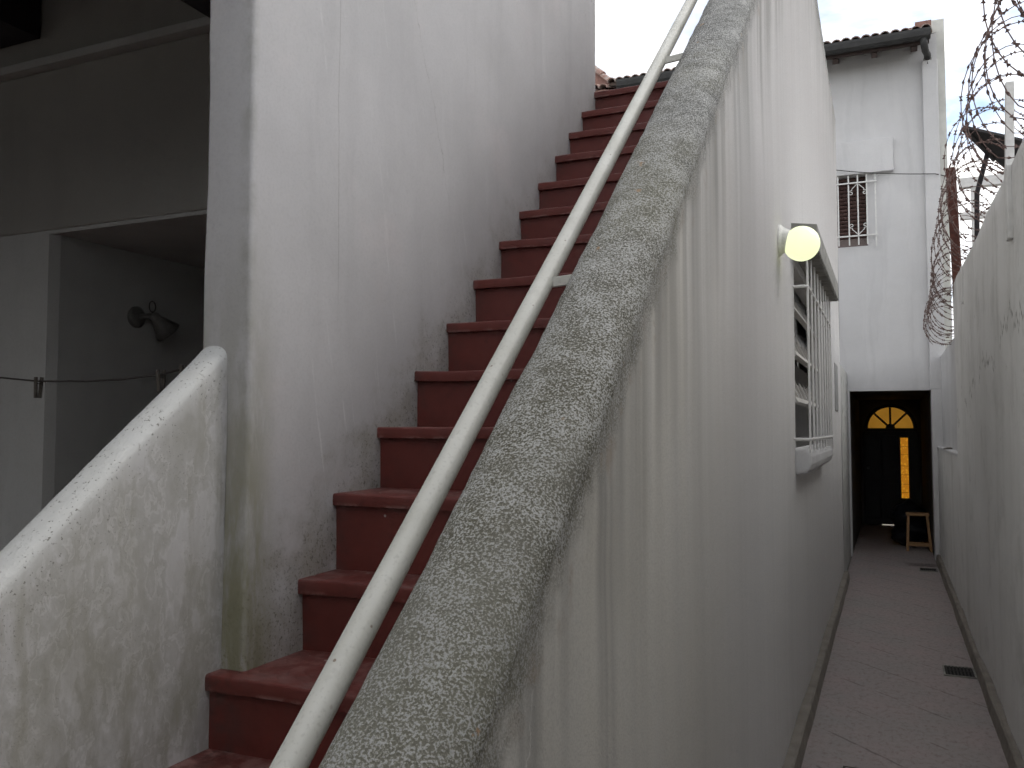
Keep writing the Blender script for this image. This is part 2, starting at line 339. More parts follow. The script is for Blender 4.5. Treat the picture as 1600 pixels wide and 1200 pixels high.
def mat_floor():
    m = M('worn_pink_grey_tile_floor', 0.62, 0.3); p = m.pos; x, y, z = m.x, m.y, m.z
    c = m.ramp(m.noise(p, 2.2, 5, 0.65), (0.32, (0.268, 0.248, 0.238)), (0.68, (0.312, 0.252, 0.246)))
    f = m.noise(m.scale(p, (1.0, 0.6, 1)), 34, 5, 0.75)
    c = m.mix(m.math('MULTIPLY', m.step(f, 0.48, 0.70), 0.6), c, (0.150, 0.126, 0.117))
    c = m.mix(m.math('MULTIPLY', m.step(f, 0.42, 0.28), 0.5), c, (0.36, 0.315, 0.297))
    fl = m.step(m.noise(p, 70, 3, 0.7), 0.68, 0.74)
    c = m.mix(m.math('MULTIPLY', fl, 0.45), c, (0.52, 0.50, 0.48))
    # diagonal scratches / open joints
    dg = m.math('ADD', m.math('MULTIPLY', x, 0.72), m.math('MULTIPLY', y, 0.69))
    dg = m.math('ADD', dg, m.math('MULTIPLY', m.noise(p, 9, 3, 0.6), 0.025))
    fr = m.math('ABSOLUTE', m.math('SUBTRACT', m.math('FRACT', m.math('MULTIPLY', dg, 2.6)), 0.5))
    ln = m.math('MULTIPLY', m.step(fr, 0.030, 0.004), m.step(m.noise(p, 4.5, 4), 0.42, 0.58))
    c = m.mix(m.math('MULTIPLY', ln, 0.6), c, (0.08, 0.068, 0.063))
    # damp stain by the far drain
    st = m.math('MULTIPLY', m.step(m.math('ABSOLUTE', m.math('SUBTRACT', y, 11.62)), 0.22, 0.05), m.step(x, 0.02, 0.3))
    st = m.math('MULTIPLY', st, m.step(m.noise(p, 6, 4), 0.36, 0.55))
    c = m.mix(m.math('MULTIPLY', st, 0.8), c, (0.06, 0.05, 0.046))
    m.col(c); m.rough(m.ramp(f, (0.3, 0.5), (0.7, 0.75)))
    m.bump(m.math('SUBTRACT', m.math('MULTIPLY', f, 0.7), m.math('MULTIPLY', ln, 1.2)), 0.3, 0.006)
    return m.mat
MAT['floor'] = mat_floor()
MAT['plinth'] = plain('cement_skirting', (0.205, 0.185, 0.160), 0.85, 0.2, 9, 0.3)
MAT['ground'] = plain('packed_earth', (0.20, 0.19, 0.17), 0.95, 0.2, 3)
MAT['concrete'] = plain('weathered_concrete', (0.24, 0.235, 0.215), 0.92, 0.35, 12, 0.4)
MAT['grey_house'] = plain('grey_render', (0.42, 0.42, 0.40), 0.92, 0.12, 4, 0.3)
MAT['white_paint'] = plain('white_gloss_paint', (0.66, 0.655, 0.635), 0.5, 0.10, 30)
MAT['white_frame'] = plain('old_white_window_paint', (0.50, 0.485, 0.455), 0.6, 0.18, 30)
MAT['frosted'] = plain('dusty_window_glass', (0.19, 0.17, 0.15), 0.22, 0.15, 6, 0, 0.5)
MAT['dark_room'] = plain('dark_room_backing', (0.05, 0.047, 0.042), 0.9, 0.1, 6)
MAT['gutter'] = plain('dark_grey_gutter_enamel', (0.045, 0.045, 0.045), 0.7, 0.2, 8)
MAT['rafter'] = plain('dark_brown_rafter_wood', (0.050, 0.036, 0.032), 0.75, 0.25, 14)
MAT['soffit'] = plain('brown_soffit_boards', (0.13, 0.10, 0.085), 0.8, 0.2, 10)
MAT['brick_red'] = plain('terracotta_brick', (0.26, 0.15, 0.125), 0.9, 0.3, 16, 0.3)
MAT['shutter'] = plain('brown_shutter_slats', (0.082, 0.048, 0.042), 0.55, 0.18, 20)
MAT['rust'] = plain('rusted_iron', (0.085, 0.034, 0.026), 0.9, 0.4, 40, 0.5)
MAT['razor'] = plain('rusty_razor_wire', (0.125, 0.080, 0.070), 0.7, 0.4, 30)
MAT['black_sheet'] = plain('tarred_black_sheet', (0.018, 0.017, 0.018), 0.8, 0.4, 12, 0.3)
MAT['door_wood'] = plain('near_black_door_wood', (0.018, 0.014, 0.013), 0.45, 0.4, 14)
MAT['passage'] = plain('shade_darkened_passage_brown', (0.085, 0.075, 0.068), 0.85, 0.25, 4)  # brown made darker to stand in for the lack of light inside
MAT['stool_wood'] = plain('light_pine_stool_wood', (0.40, 0.235, 0.115), 0.6, 0.2, 25)
MAT['bag'] = plain('black_plastic_sack', (0.012, 0.012, 0.016), 0.35, 0.3, 10)
MAT['iron'] = plain('dark_cast_iron', (0.022, 0.020, 0.018), 0.7, 0.3, 40)
MAT['hole'] = plain('shaft_dark', (0.006, 0.006, 0.006), 0.95, 0.1, 10)
MAT['line'] = plain('dark_clothes_line', (0.045, 0.04, 0.037), 0.8, 0.2, 60)
MAT['peg'] = plain('weathered_wooden_peg', (0.085, 0.075, 0.065), 0.85, 0.35, 60)
MAT['lamp_metal'] = plain('grey_lamp_metal', (0.12, 0.12, 0.115), 0.45, 0.2, 30)
MAT['porcelain'] = plain('dusty_white_lamp_base', (0.55, 0.545, 0.52), 0.5, 0.15, 30)
MAT['cable'] = plain('dark_cable_sheath', (0.05, 0.048, 0.046), 0.7, 0.1, 10)
MAT['timber'] = plain('dark_porch_timber', (0.020, 0.018, 0.020), 0.75, 0.3, 12)
MAT['porch_ceiling'] = plain('porch_ceiling_boards', (0.06, 0.055, 0.055), 0.9, 0.1, 5)

def mat_tile():
    m = M('clay_roof_tile', 0.9, 0.2); p = m.pos
    c = m.ramp(m.noise(p, 7, 5, 0.65), (0.3, (0.27, 0.15, 0.125)), (0.7, (0.40, 0.28, 0.24)))
    c = m.mix(m.math('MULTIPLY', m.step(m.noise(p, 15, 5, 0.7), 0.45, 0.62), 0.8), c, (0.44, 0.42, 0.39))
    c = m.mix(m.math('MULTIPLY', m.step(m.noise(p, 30, 4, 0.7), 0.58, 0.68), 0.7), c, (0.08, 0.07, 0.062))
    m.col(c); m.bump(m.noise(p, 60, 4), 0.4, 0.01); return m.mat
MAT['tile'] = mat_tile()

def emit(name, c, strength, base=(0.3, 0.3, 0.3)):
    m = M(name, 0.4); p = m.pos
    m.put(m.b.inputs['Base Color'], base)
    m.put(m.b.inputs['Emission Color'], c); m.b.inputs['Emission Strength'].default_value = strength
    return m
g_ = emit('lit_opal_globe', (0.94, 1.0, 0.60), 0.54, (0.36, 0.38, 0.26)); MAT['globe'] = g_.mat
g_.b.inputs['Roughness'].default_value = 0.25
a_ = emit('lit_amber_glass', (1, 1, 1), 0.22, (0.10, 0.05, 0.01))
a_.put(a_.b.inputs['Emission Color'], a_.ramp(a_.noise(a_.pos, 2.2, 3), (0.3, (0.38, 0.175, 0.022)), (0.7, (0.62, 0.29, 0.032)))); MAT['amber'] = a_.mat
a_ = emit('lit_patterned_amber_glass', (1, 1, 1), 0.42, (0.10, 0.05, 0.01)); _p = a_.pos
_v = a_.step(a_.vor(a_.scale(_p, (26, 1, 22)), 1.0), 0.15, 0.55)
a_.put(a_.b.inputs['Emission Color'], a_.mix(a_.step(_v, 0.1, 0.9), (0.70, 0.31, 0.02), (0.46, 0.17, 0.010))); MAT['amber_pat'] = a_.mat
MAT['glow'] = emit('light_under_door', (0.8, 0.72, 0.6), 0.25).mat

# ------------------------------------------------------------------ object helpers
def put_mesh(name, verts, faces, mat, parent=None, base=None, smooth=False):
    me = bpy.data.meshes.new(name)
    b = Vector(base) if base is not None else (Vector(parent.location) if parent is not None and parent.parent is None else Vector((0, 0, 0)))
    org = b
    me.from_pydata([tuple(Vector(v) - org) for v in verts], [], faces)
    bm = bmesh.new(); bm.from_mesh(me); bmesh.ops.recalc_face_normals(bm, faces=bm.faces); bm.to_mesh(me); bm.free()
    if smooth:
        for p_ in me.polygons: p_.use_smooth = True
    me.materials.append(mat if not isinstance(mat, str) else MAT[mat])
    o = bpy.data.objects.new(name, me); C.objects.link(o)
    if parent is not None:
        o.parent = parent
        off = org - world_origin(parent); o.location = off
    else: o.location = org
    return o
def world_origin(o):
    v = Vector(o.location)
    while o.parent is not None: o = o.parent; v = v + Vector(o.location)
    return v
def mesh(name, verts, faces, mat, parent=None, base=None, smooth=False):
    """verts in world space; the object's origin goes to base (or its parent's origin)"""
    if base is None: base = world_origin(parent) if parent is not None else (0, 0, 0)
    return put_mesh(name, verts, faces, mat, parent, base, smooth)
def tag(o, label=None, cat=None, group=None, kind=None):
    if label: o['label'] = label
    if cat: o['category'] = cat
    if group: o['group'] = group
    if kind: o['kind'] = kind
    return o
def thing(name, label, cat, loc, group=None):
    o = bpy.data.objects.new(name, None); C.objects.link(o); o.location = loc; o.empty_display_size = 0.1
    return tag(o, label, cat, group)
BOXF = [(0, 1, 3, 2), (4, 6, 7, 5), (0, 4, 5, 1), (2, 3, 7, 6), (0, 2, 6, 4), (1, 5, 7, 3)]
def boxv(x0, x1, y0, y1, z0, z1):
    return [(x, y, z) for x in (x0, x1) for y in (y0, y1) for z in (z0, z1)]
class Geo:
    def __init__(s): s.v = []; s.f = []
    def add(s, v, f):
        k = len(s.v); s.v += [tuple(a) for a in v]; s.f += [tuple(i+k for i in q) for q in f]; return s
    def box(s, *a): return s.add(boxv(*a), BOXF)
    def obox(s, c, sx, sy, sz, rot):                    # oriented box
        mt = rot.to_matrix() if hasattr(rot, 'to_matrix') else rot
        v = [Vector(c) + mt @ Vector(q) for q in boxv(-sx/2, sx/2, -sy/2, sy/2, -sz/2, sz/2)]
        return s.add(v, BOXF)
    def tube(s, pts, r, seg=8, caps=True, closed=False):
        pts = [Vector(p) for p in pts]; n = len(pts); rings = []
        up = None
        for i, p in enumerate(pts):
            a = pts[i-1] if (i > 0 or closed) else p; b = pts[(i+1) % n] if (i < n-1 or closed) else p
            t = (b - a).normalized()
            if up is None:
                up = Vector((0, 0, 1)) if abs(t.z) < 0.9 else Vector((1, 0, 0))
            e1 = t.cross(up)
            if e1.length < 1e-4: e1 = t.cross(Vector((0, 1, 0)))
            e1.normalize(); e2 = e1.cross(t).normalized(); up = e2
            rr = r(i/(n-1)) if callable(r) else r
            rings.append([p + (e1*math.cos(q) + e2*math.sin(q))*rr for q in [2*math.pi*k/seg for k in range(seg)]])
        k0 = len(s.v); s.v += [tuple(v) for g in rings for v in g]
        m = n if closed else n-1
        for i in range(m):
            for k in range(seg):
                a = k0 + i*seg + k; b = k0 + i*seg + (k+1) % seg
                j = ((i+1) % n)
                c = k0 + j*seg + (k+1) % seg; d = k0 + j*seg + k
                s.f.append((a, b, c, d))
        if caps and not closed:
            s.f.append(tuple(k0 + k for k in range(seg))[::-1]); s.f.append(tuple(k0 + (n-1)*seg + k for k in range(seg)))
        return s
    def lathe(s, prof, centre, axis, seg=24):            # prof: (radius, height along axis)
        ax = Vector(axis).normalized(); e1 = ax.orthogonal().normalized(); e2 = ax.cross(e1); k0 = len(s.v)
        for r_, h_ in prof:
            for k in range(seg):
                q = 2*math.pi*k/seg
                s.v.append(tuple(Vector(centre) + ax*h_ + (e1*math.cos(q) + e2*math.sin(q))*r_))
        for i in range(len(prof)-1):
            for k in range(seg):
                s.f.append((k0+i*seg+k, k0+i*seg+(k+1) % seg, k0+(i+1)*seg+(k+1) % seg, k0+(i+1)*seg+k))
        s.f.append(tuple(k0+k for k in range(seg))); s.f.append(tuple(k0+(len(prof)-1)*seg+k for k in range(seg)))
        return s
    def prism(s, poly, ax, a, b):                        # poly in the two other axes, extruded along ax
        n = len(poly); v = []
        for t in (a, b):
            for q in poly:
                v.append((t, q[0], q[1]) if ax == 'x' else (q[0], t, q[1]) if ax == 'y' else (q[0], q[1], t))
        f = [tuple(range(n)), tuple(range(n, 2*n))] + [(i, (i+1) % n, n+(i+1) % n, n+i) for i in range(n)]
        return s.add(v, f)
    def make(s, name, mat, parent=None, base=None, smooth=False): return mesh(name, s.v, s.f, mat, parent, base, smooth)
def bevel(o, w=0.01, seg=2, ang=30):
    m = o.modifiers.new('bevel', 'BEVEL'); m.width = w; m.segments = seg; m.limit_method = 'ANGLE'; m.angle_limit = R(ang); return o
def autosmooth(o, ang=40):
    for p_ in o.data.polygons: p_.use_smooth = True
    bm = bmesh.new(); bm.from_mesh(o.data)
    for e in bm.edges:
        if len(e.link_faces) == 2 and e.calc_face_angle(0) > R(ang): e.smooth = False
    bm.to_mesh(o.data); bm.free(); return o
def wob(p, sc, amp): 
    return mnoise.noise(Vector(p)*sc)*amp
def grid_wall(xs, zs, holes, y0, y1, swap=False):
    """a wall of cells with real openings; holes are (x0,x1,z0,z1); front at y0, back at y1"""
    xs = sorted(set(xs + [h[0] for h in holes] + [h[1] for h in holes])); zs = sorted(set(zs + [h[2] for h in holes] + [h[3] for h in holes]))
    def solid(i, j):
        if i < 0 or j < 0 or i >= len(xs)-1 or j >= len(zs)-1: return False
        cx, cz = (xs[i]+xs[i+1])/2, (zs[j]+zs[j+1])/2
        return not any(h[0] < cx < h[1] and h[2] < cz < h[3] for h in holes)
    g = Geo(); idx = {}
    def V(i, j, k):
        key = (i, j, k)
        if key not in idx:
            idx[key] = len(g.v); y = y1 if k else y0
            g.v.append((y, xs[i], zs[j]) if swap else (xs[i], y, zs[j]))
        return idx[key]
    for i in range(len(xs)-1):
        for j in range(len(zs)-1):
            if not solid(i, j): continue
            g.f.append((V(i,j,0), V(i+1,j,0), V(i+1,j+1,0), V(i,j+1,0))); g.f.append((V(i,j,1), V(i,j+1,1), V(i+1,j+1,1), V(i+1,j,1)))
            if not solid(i-1, j): g.f.append((V(i,j,0), V(i,j+1,0), V(i,j+1,1), V(i,j,1)))
            if not solid(i+1, j): g.f.append((V(i+1,j,0), V(i+1,j,1), V(i+1,j+1,1), V(i+1,j+1,0)))
            if not solid(i, j-1): g.f.append((V(i,j,0), V(i,j,1), V(i+1,j,1), V(i+1,j,0)))
            if not solid(i, j+1): g.f.append((V(i,j+1,0), V(i+1,j+1,0), V(i+1,j+1,1), V(i,j+1,1)))
    return g
def frange(a, b, n): return [a + (b-a)*i/n for i in range(n+1)]

# ================================================================== THE SETTING
g = Geo(); g.add([(-300, -300, -0.03), (300, -300, -0.03), (300, 300, -0.03), (-300, 300, -0.03)], [(0, 1, 2, 3)])
tag(g.make('ground', 'ground'), kind='structure')
g = Geo(); g.add([(-0.90, -9.0, 0), (0.56, -9.0, 0), (0.56, 16.2, 0), (-0.47, 16.2, 0), (-0.47, 0.2, 0), (-0.90, 0.2, 0)], [(0, 1, 2, 3, 4, 5)])
tag(g.make('alley_floor', 'floor'), 'worn pink grey tiled floor of the narrow side alley', kind='structure')
g = Geo(); g.add([(-9, -4.0, -0.006), (-0.47, -4.0, -0.006), (-0.47, 5.3, -0.006), (-9, 5.3, -0.006)], [(0, 1, 2, 3)])
tag(g.make('patio_floor', plain('dark_red_patio_tile', (0.11, 0.06, 0.05), 0.6, 0.2, 8)), kind='structure')

XO, XI = -0.485, -0.672            # outer / inner face of the stair's alley-side wall
# ------------------------------------------------------------------ stair wall with lichen coping
def crest(y):
    if y < 5.70: return SL*y + CREST - 0.008 - 0.006*(y-1) + 0.03*math.exp(-(y-0.85)/0.25)
    return 5.335 - (y-7.69)*0.055 if y > 7 else min(5.37, SL*y + CREST)
def stair_wall():
    root = thing('stair_wall', 'long weathered plaster wall with sloping lichen covered coping between stair and alley', 'wall', (-0.5875, 0.45, 0))
    ys = [0.45 + 0.03*i for i in range(175)]
    ys = [y for y in ys if y < 5.6] + [5.62, 5.68, 5.75, 5.9] + frange(6.1, 10.24, 42)
    hsh = 0.105; n = 18
    body, cope = [], []
    for y in ys:
        t = crest(y); level = y > 5.7
        sh = hsh if not level else 0.05
        tw = wob((0, y*1.0, 3.3), 1.4, 0.006) + wob((5, y, 1), 6, 0.002)
        t += tw
        bulge = 0.013 + wob((2, y, 9), 3.0, 0.004) if not level else 0.002
        ring = []
        for k in range(n+1):
            th = math.pi*k/n
            cx = math.copysign(abs(math.cos(th))**0.80, math.cos(th)); cz = math.sin(th)**0.85
            xc = (XO+XI)/2; a = (XO-XI)/2 + bulge*math.sin(th*0.5+0.9)**2*(1 if k not in (0, n) else 0)
            p = Vector((xc + a*cx, y, t - sh + sh*cz))
            nrm = Vector((cx, -0.4*cz, cz)).normalized()
            k2 = 1 if 0 < k < n else 0
            p += nrm*k2*(wob(p, 7, 0.0028) + wob(p, 24, 0.0024) + wob(p, 60, 0.0016))
            ring.append(p)
        cope.append(ring)
        lo = []
        zt = ring[0].z; zb = 0.0
        for k in range(0, 19):
            f = k/18; z = zt + (zb-zt)*f
            lo.append(Vector((ring[0].x*(1-min(1, f*4)) + XO*min(1, f*4) + (wob((0, y, z), 0.9, 0.010) + wob((4, y, z), 4, 0.0025))*min(1, f*6), y, z)))
        inn = [Vector((XI, y, ring[-1].z)), Vector((XI, y, 0))]
        body.append((lo, inn))
    # coping part (one strip)
    v, f = [], []
    for r in cope: v += r
    m = n+1
    for i in range(len(cope)-1):
        for k in range(n): f.append((i*m+k, i*m+k+1, (i+1)*m+k+1, (i+1)*m+k))
    f.append(tuple(range(m))); f.append(tuple((len(cope)-1)*m + k for k in range(m)))
    mesh('coping', v, f, MAT['stair_wall'], root, smooth=True)
    # body part: closed ring of outer and inner face
    v, f = [], []; m = 19+2
    for lo, inn in body: v += lo + inn
    L = len(body)
    for i in range(L-1):
        for k in range(m): 
            k2 = (k+1) % m
            f.append((i*m+k, i*m+k2, (i+1)*m+k2, (i+1)*m+k))
    f.append(tuple(range(m))); f.append(tuple((L-1)*m + k for k in range(m)))
    o = mesh('wall_face', v, f, MAT['stair_wall'], root)
    # cut the window recess
    cut = Geo().box(-0.665, -0.3, 5.15, 7.02, 1.53, 2.60).make('cutter', 'concrete')
    bmod = o.modifiers.new('b', 'BOOLEAN'); bmod.object = cut; bmod.operation = 'DIFFERENCE'; bmod.solver = 'EXACT'
    bpy.context.view_layer.update()
    dg = bpy.context.evaluated_depsgraph_get()
    me = bpy.data.meshes.new_from_object(o.evaluated_get(dg)); o.modifiers.clear(); o.data = me
    bpy.data.objects.remove(cut, do_unlink=True)
    autosmooth(o, 35)
    return root
stair_wall()

# skirting strips on both sides of the alley
def skirting(x0, x1, y0, y1, label):
    g = Geo(); n = 40
    prof = []
    s = 1 if x1 > x0 else -1
    for i in range(n+1):
        y = y0 + (y1-y0)*i/n; w = wob((x0, y, 0), 2.2, 0.006); h = 0.085 + wob((x0, y, 4), 1.6, 0.008)
        prof.append([(x0, y, -0.004), (x1 + w, y, -0.004), (x1 + w - s*0.012, y, h-0.008), (x1+w-s*0.022, y, h), (x0, y, h)])
    v = [q for r in prof for q in r]; f = []
    for i in range(n):
        for k in range(5): f.append((i*5+k, i*5+(k+1) % 5, (i+1)*5+(k+1) % 5, (i+1)*5+k))
    f += [tuple(range(5)), tuple(n*5+k for k in range(5))]
    tag(mesh('skirting', v, f, MAT['plinth'], base=(x0, y0, 0)), label, 'skirting')
skirting(-0.52, -0.425, 0.46, 10.22, 'grey cement skirting strip along the foot of the stair wall')
skirting(0.59, 0.50, -8.9, 12.08, 'grey cement skirting strip along the foot of the boundary wall')

# ------------------------------------------------------------------ stairs
STEP = [(1.16, 0.255), (1.43, 0.48), (1.70, 0.71), (1.972, 0.935), (2.29, 1.165), (2.476, 1.427), (2.757, 1.655), (3.026, 1.881), (3.294, 2.110), (3.564, 2.342),
        (3.843, 2.579), (4.102, 2.794), (4.373, 3.017), (4.635, 3.246), (4.879, 3.462), (5.122, 3.681), (5.386, 3.904)]
STEP = [(0.90, 0.03)] + STEP
def stairs():
    root = thing('staircase', 'steep dark red painted masonry staircase rising between white walls', 'staircase', (-1.25, 0.9, 0))
    for i, (y, z) in enumerate(STEP):
        if i == 0: continue
        yn = STEP[i+1][0] + 0.05 if i < len(STEP)-1 else y + 0.5
        zp = STEP[i-1][1]
        xl = -1.86 if y < 2.0 else -1.80
        th = 0.046 if y < 2.4 else 0.040
        # tread: rounded nosing, wavy edge
        n = 26; v, f = [], []
        prof = [(0.0, -th), (-0.001, -th*0.7), (-0.001, -th*0.2), (0.001, -0.003), (0.005, 0.0), (0.06, 0.001), (yn-y, 0.002), (yn-y, -th)]
        for k in range(n+1):
            x = xl + (XI + 0.02 - xl)*k/n
            for (a, b) in prof:
                front = a < 0.05
                dy = (wob((x, y, z), 5, 0.006) + wob((x, y, z), 21, 0.002)) if front else 0
                dz = wob((x, y*3, z), 4, 0.005) + (wob((x, a+y, z), 18, 0.0015))
                v.append((x, y + a + dy, z + b + dz))
        m = len(prof)
        for k in range(n):
            for q in range(m): f.append((k*m+q, k*m+(q+1) % m, (k+1)*m+(q+1) % m, (k+1)*m+q))
        f += [tuple(range(m)), tuple(n*m+q for q in range(m))]
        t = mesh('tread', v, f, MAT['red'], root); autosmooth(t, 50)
        # riser
        v, f = [], []; nz_ = 6
        for k in range(n+1):
            x = xl + (XI + 0.02 - xl)*k/n
            for q in range(nz_+1):
                zz = zp - 0.03 + (z - 0.02 - zp + 0.03)*q/nz_
                v.append((x, y + 0.022 + wob((x, 7, zz), 3.5, 0.006), zz))
            v.append((x, y + 0.06, z - 0.02)); v.append((x, y+0.06, zp-0.03))
        m = nz_+3
        for k in range(n):
            for q in range(m): f.append((k*m+q, k*m+(q+1) % m, (k+1)*m+(q+1) % m, (k+1)*m+q))
        f += [tuple(range(m)), tuple(n*m+q for q in range(m))]
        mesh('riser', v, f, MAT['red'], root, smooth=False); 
    # solid mass under the flight
    poly = [(0.93, -0.02)]
    for i in range(1, len(STEP)):
        y = STEP[i][0] + 0.055
        poly += [(y, STEP[i-1][1]-0.03), (y, STEP[i][1]-0.03)]
    poly += [(5.6, 3.87), (5.6, 3.4), (3.4, 1.6), (2.2, -0.02)]
    Geo().prism(poly, 'x', -1.80, -0.67).make('stair_body', 'grey_house', root)
stairs()

# ------------------------------------------------------------------ white stair-side wall (pier) and landing
def dense_box(x0, x1, y0, y1, z0, z1, d, r, amp):
    """plaster block with rounded vertical arrises and uneven faces"""
    per = []; seg = 5
    def arc(cx, cy, a0):
        return [(cx + r*math.cos(a0 + math.pi/2*k/seg), cy + r*math.sin(a0 + math.pi/2*k/seg)) for k in range(seg+1)]
    c = [(x0+r, y0+r, math.pi), (x1-r, y0+r, 1.5*math.pi), (x1-r, y1-r, 0), (x0+r, y1-r, 0.5*math.pi)]
    loops = [arc(*q) for q in c]
    for i, l in enumerate(loops):
        per += l; nxt = loops[(i+1) % 4][0]; a = l[-1]
        L = math.dist(a, nxt); n = max(1, int(L/d))
        per += [(a[0]+(nxt[0]-a[0])*k/n, a[1]+(nxt[1]-a[1])*k/n) for k in range(1, n)]
    nzv = max(2, int((z1-z0)/d)); v, f = [], []; m = len(per)
    cx, cy = (x0+x1)/2, (y0+y1)/2
    for j in range(nzv+1):
        z = z0 + (z1-z0)*j/nzv
        for (x, y) in per:
            p = Vector((x, y, z)); w = wob(p, 1.6, amp) + wob(p, 7, amp*0.35)
            v.append((x + w*(1 if x > cx else -1), y + w*(1 if y > cy else -1), z))
    for j in range(nzv):
        for k in range(m): f.append((j*m+k, j*m+(k+1) % m, (j+1)*m+(k+1) % m, (j+1)*m+k))
    f += [tuple(range(m)), tuple(nzv*m+k for k in range(m))]
    return v, f
v, f = dense_box(-1.947, -1.76, 2.04, 5.42, 0, 5.9, 0.06, 0.016, 0.006)
o = mesh('stair_side_wall', v, f, MAT['white_wall'], base=(-1.85, 3.7, 0)); autosmooth(o, 40)
tag(o, 'tall white plaster wall rising along the inner side of the red stair', 'wall')

def parapet():
    ys = [0.30 + 0.03*i for i in range(59)]; xo, xi = -1.955, -1.842; n = 12; v, f = [], []
    for y in ys:
        t = 0.192 + 0.842*y + wob((1, y, 0), 1.5, 0.005); sh = 0.042; ring = []
        for k in range(n+1):
            th = math.pi*k/n
            cx = math.copysign(abs(math.cos(th))**0.85, math.cos(th))
            p = Vector(((xo+xi)/2 + (xi-xo)/2*cx, y, t - sh + sh*math.sin(th)**0.9))
            p += Vector((cx, 0, math.sin(th)))*(wob(p, 5, 0.004) + wob(p, 20, 0.002)); ring.append(p)
        side = []
        for k in range(1, 15):
            z = ring[0].z*(1-k/14) - 0.01*(k/14); side.append(Vector((xi + wob((3, y, z), 1.5, 0.008) + wob((3, y, z), 6, 0.0025), y, z)))
        v += ring[::-1] + side + [Vector((xo, y, -0.01))]
    m = n+1+14+1
    for i in range(len(ys)-1):
        for k in range(m): f.append((i*m+k, i*m+(k+1) % m, (i+1)*m+(k+1) % m, (i+1)*m+k))
    f += [tuple(range(m)), tuple((len(ys)-1)*m+k for k in range(m))]
    o = mesh('stair_parapet', v, f, MAT['parapet'], base=(-1.9, 0.3, 0)); autosmooth(o, 50)
    tag(o, 'low sloping stained white parapet with rounded top at the foot of the stair', 'parapet')
parapet()

# ------------------------------------------------------------------ handrail
def handrail():
    root = thing('handrail', 'cream painted round pipe handrail running up beside the lichen coping', 'handrail', (-0.8, 0.72, 0.9))
    p0, p1 = Vector((-0.8, 0.70, 0.885)), Vector((-0.8, 5.2, 4.765))
    pts = []
    for i in range(41):
        t = i/40; p = p0.lerp(p1, t); p.z += -0.006*math.sin(math.pi*t); pts.append(p)
    Geo().tube(pts, 0.0252, 24).make('pipe', 'pipe', root, smooth=True)
    for y, z in ((0.95, 1.09), (2.03, 2.02), (3.27, 3.095), (4.5, 4.155)):
        b = Geo().obox((-0.735, y, z + 0.006), 0.13, 0.010, 0.026, Matrix.Rotation(R(-4), 3, 'Y'))
        bevel(b.make('bracket', 'pipe', root), 0.002)
handrail()

# ------------------------------------------------------------------ house block under the terrace (behind and left of the stair)
g = Geo(); g.box(-6.0, XI-0.004, 5.43, 10.2, 3.62, 3.89)
tag(g.make('roof_terrace', 'grey_house'), 'flat concrete roof terrace at the head of the stair', 'terrace')

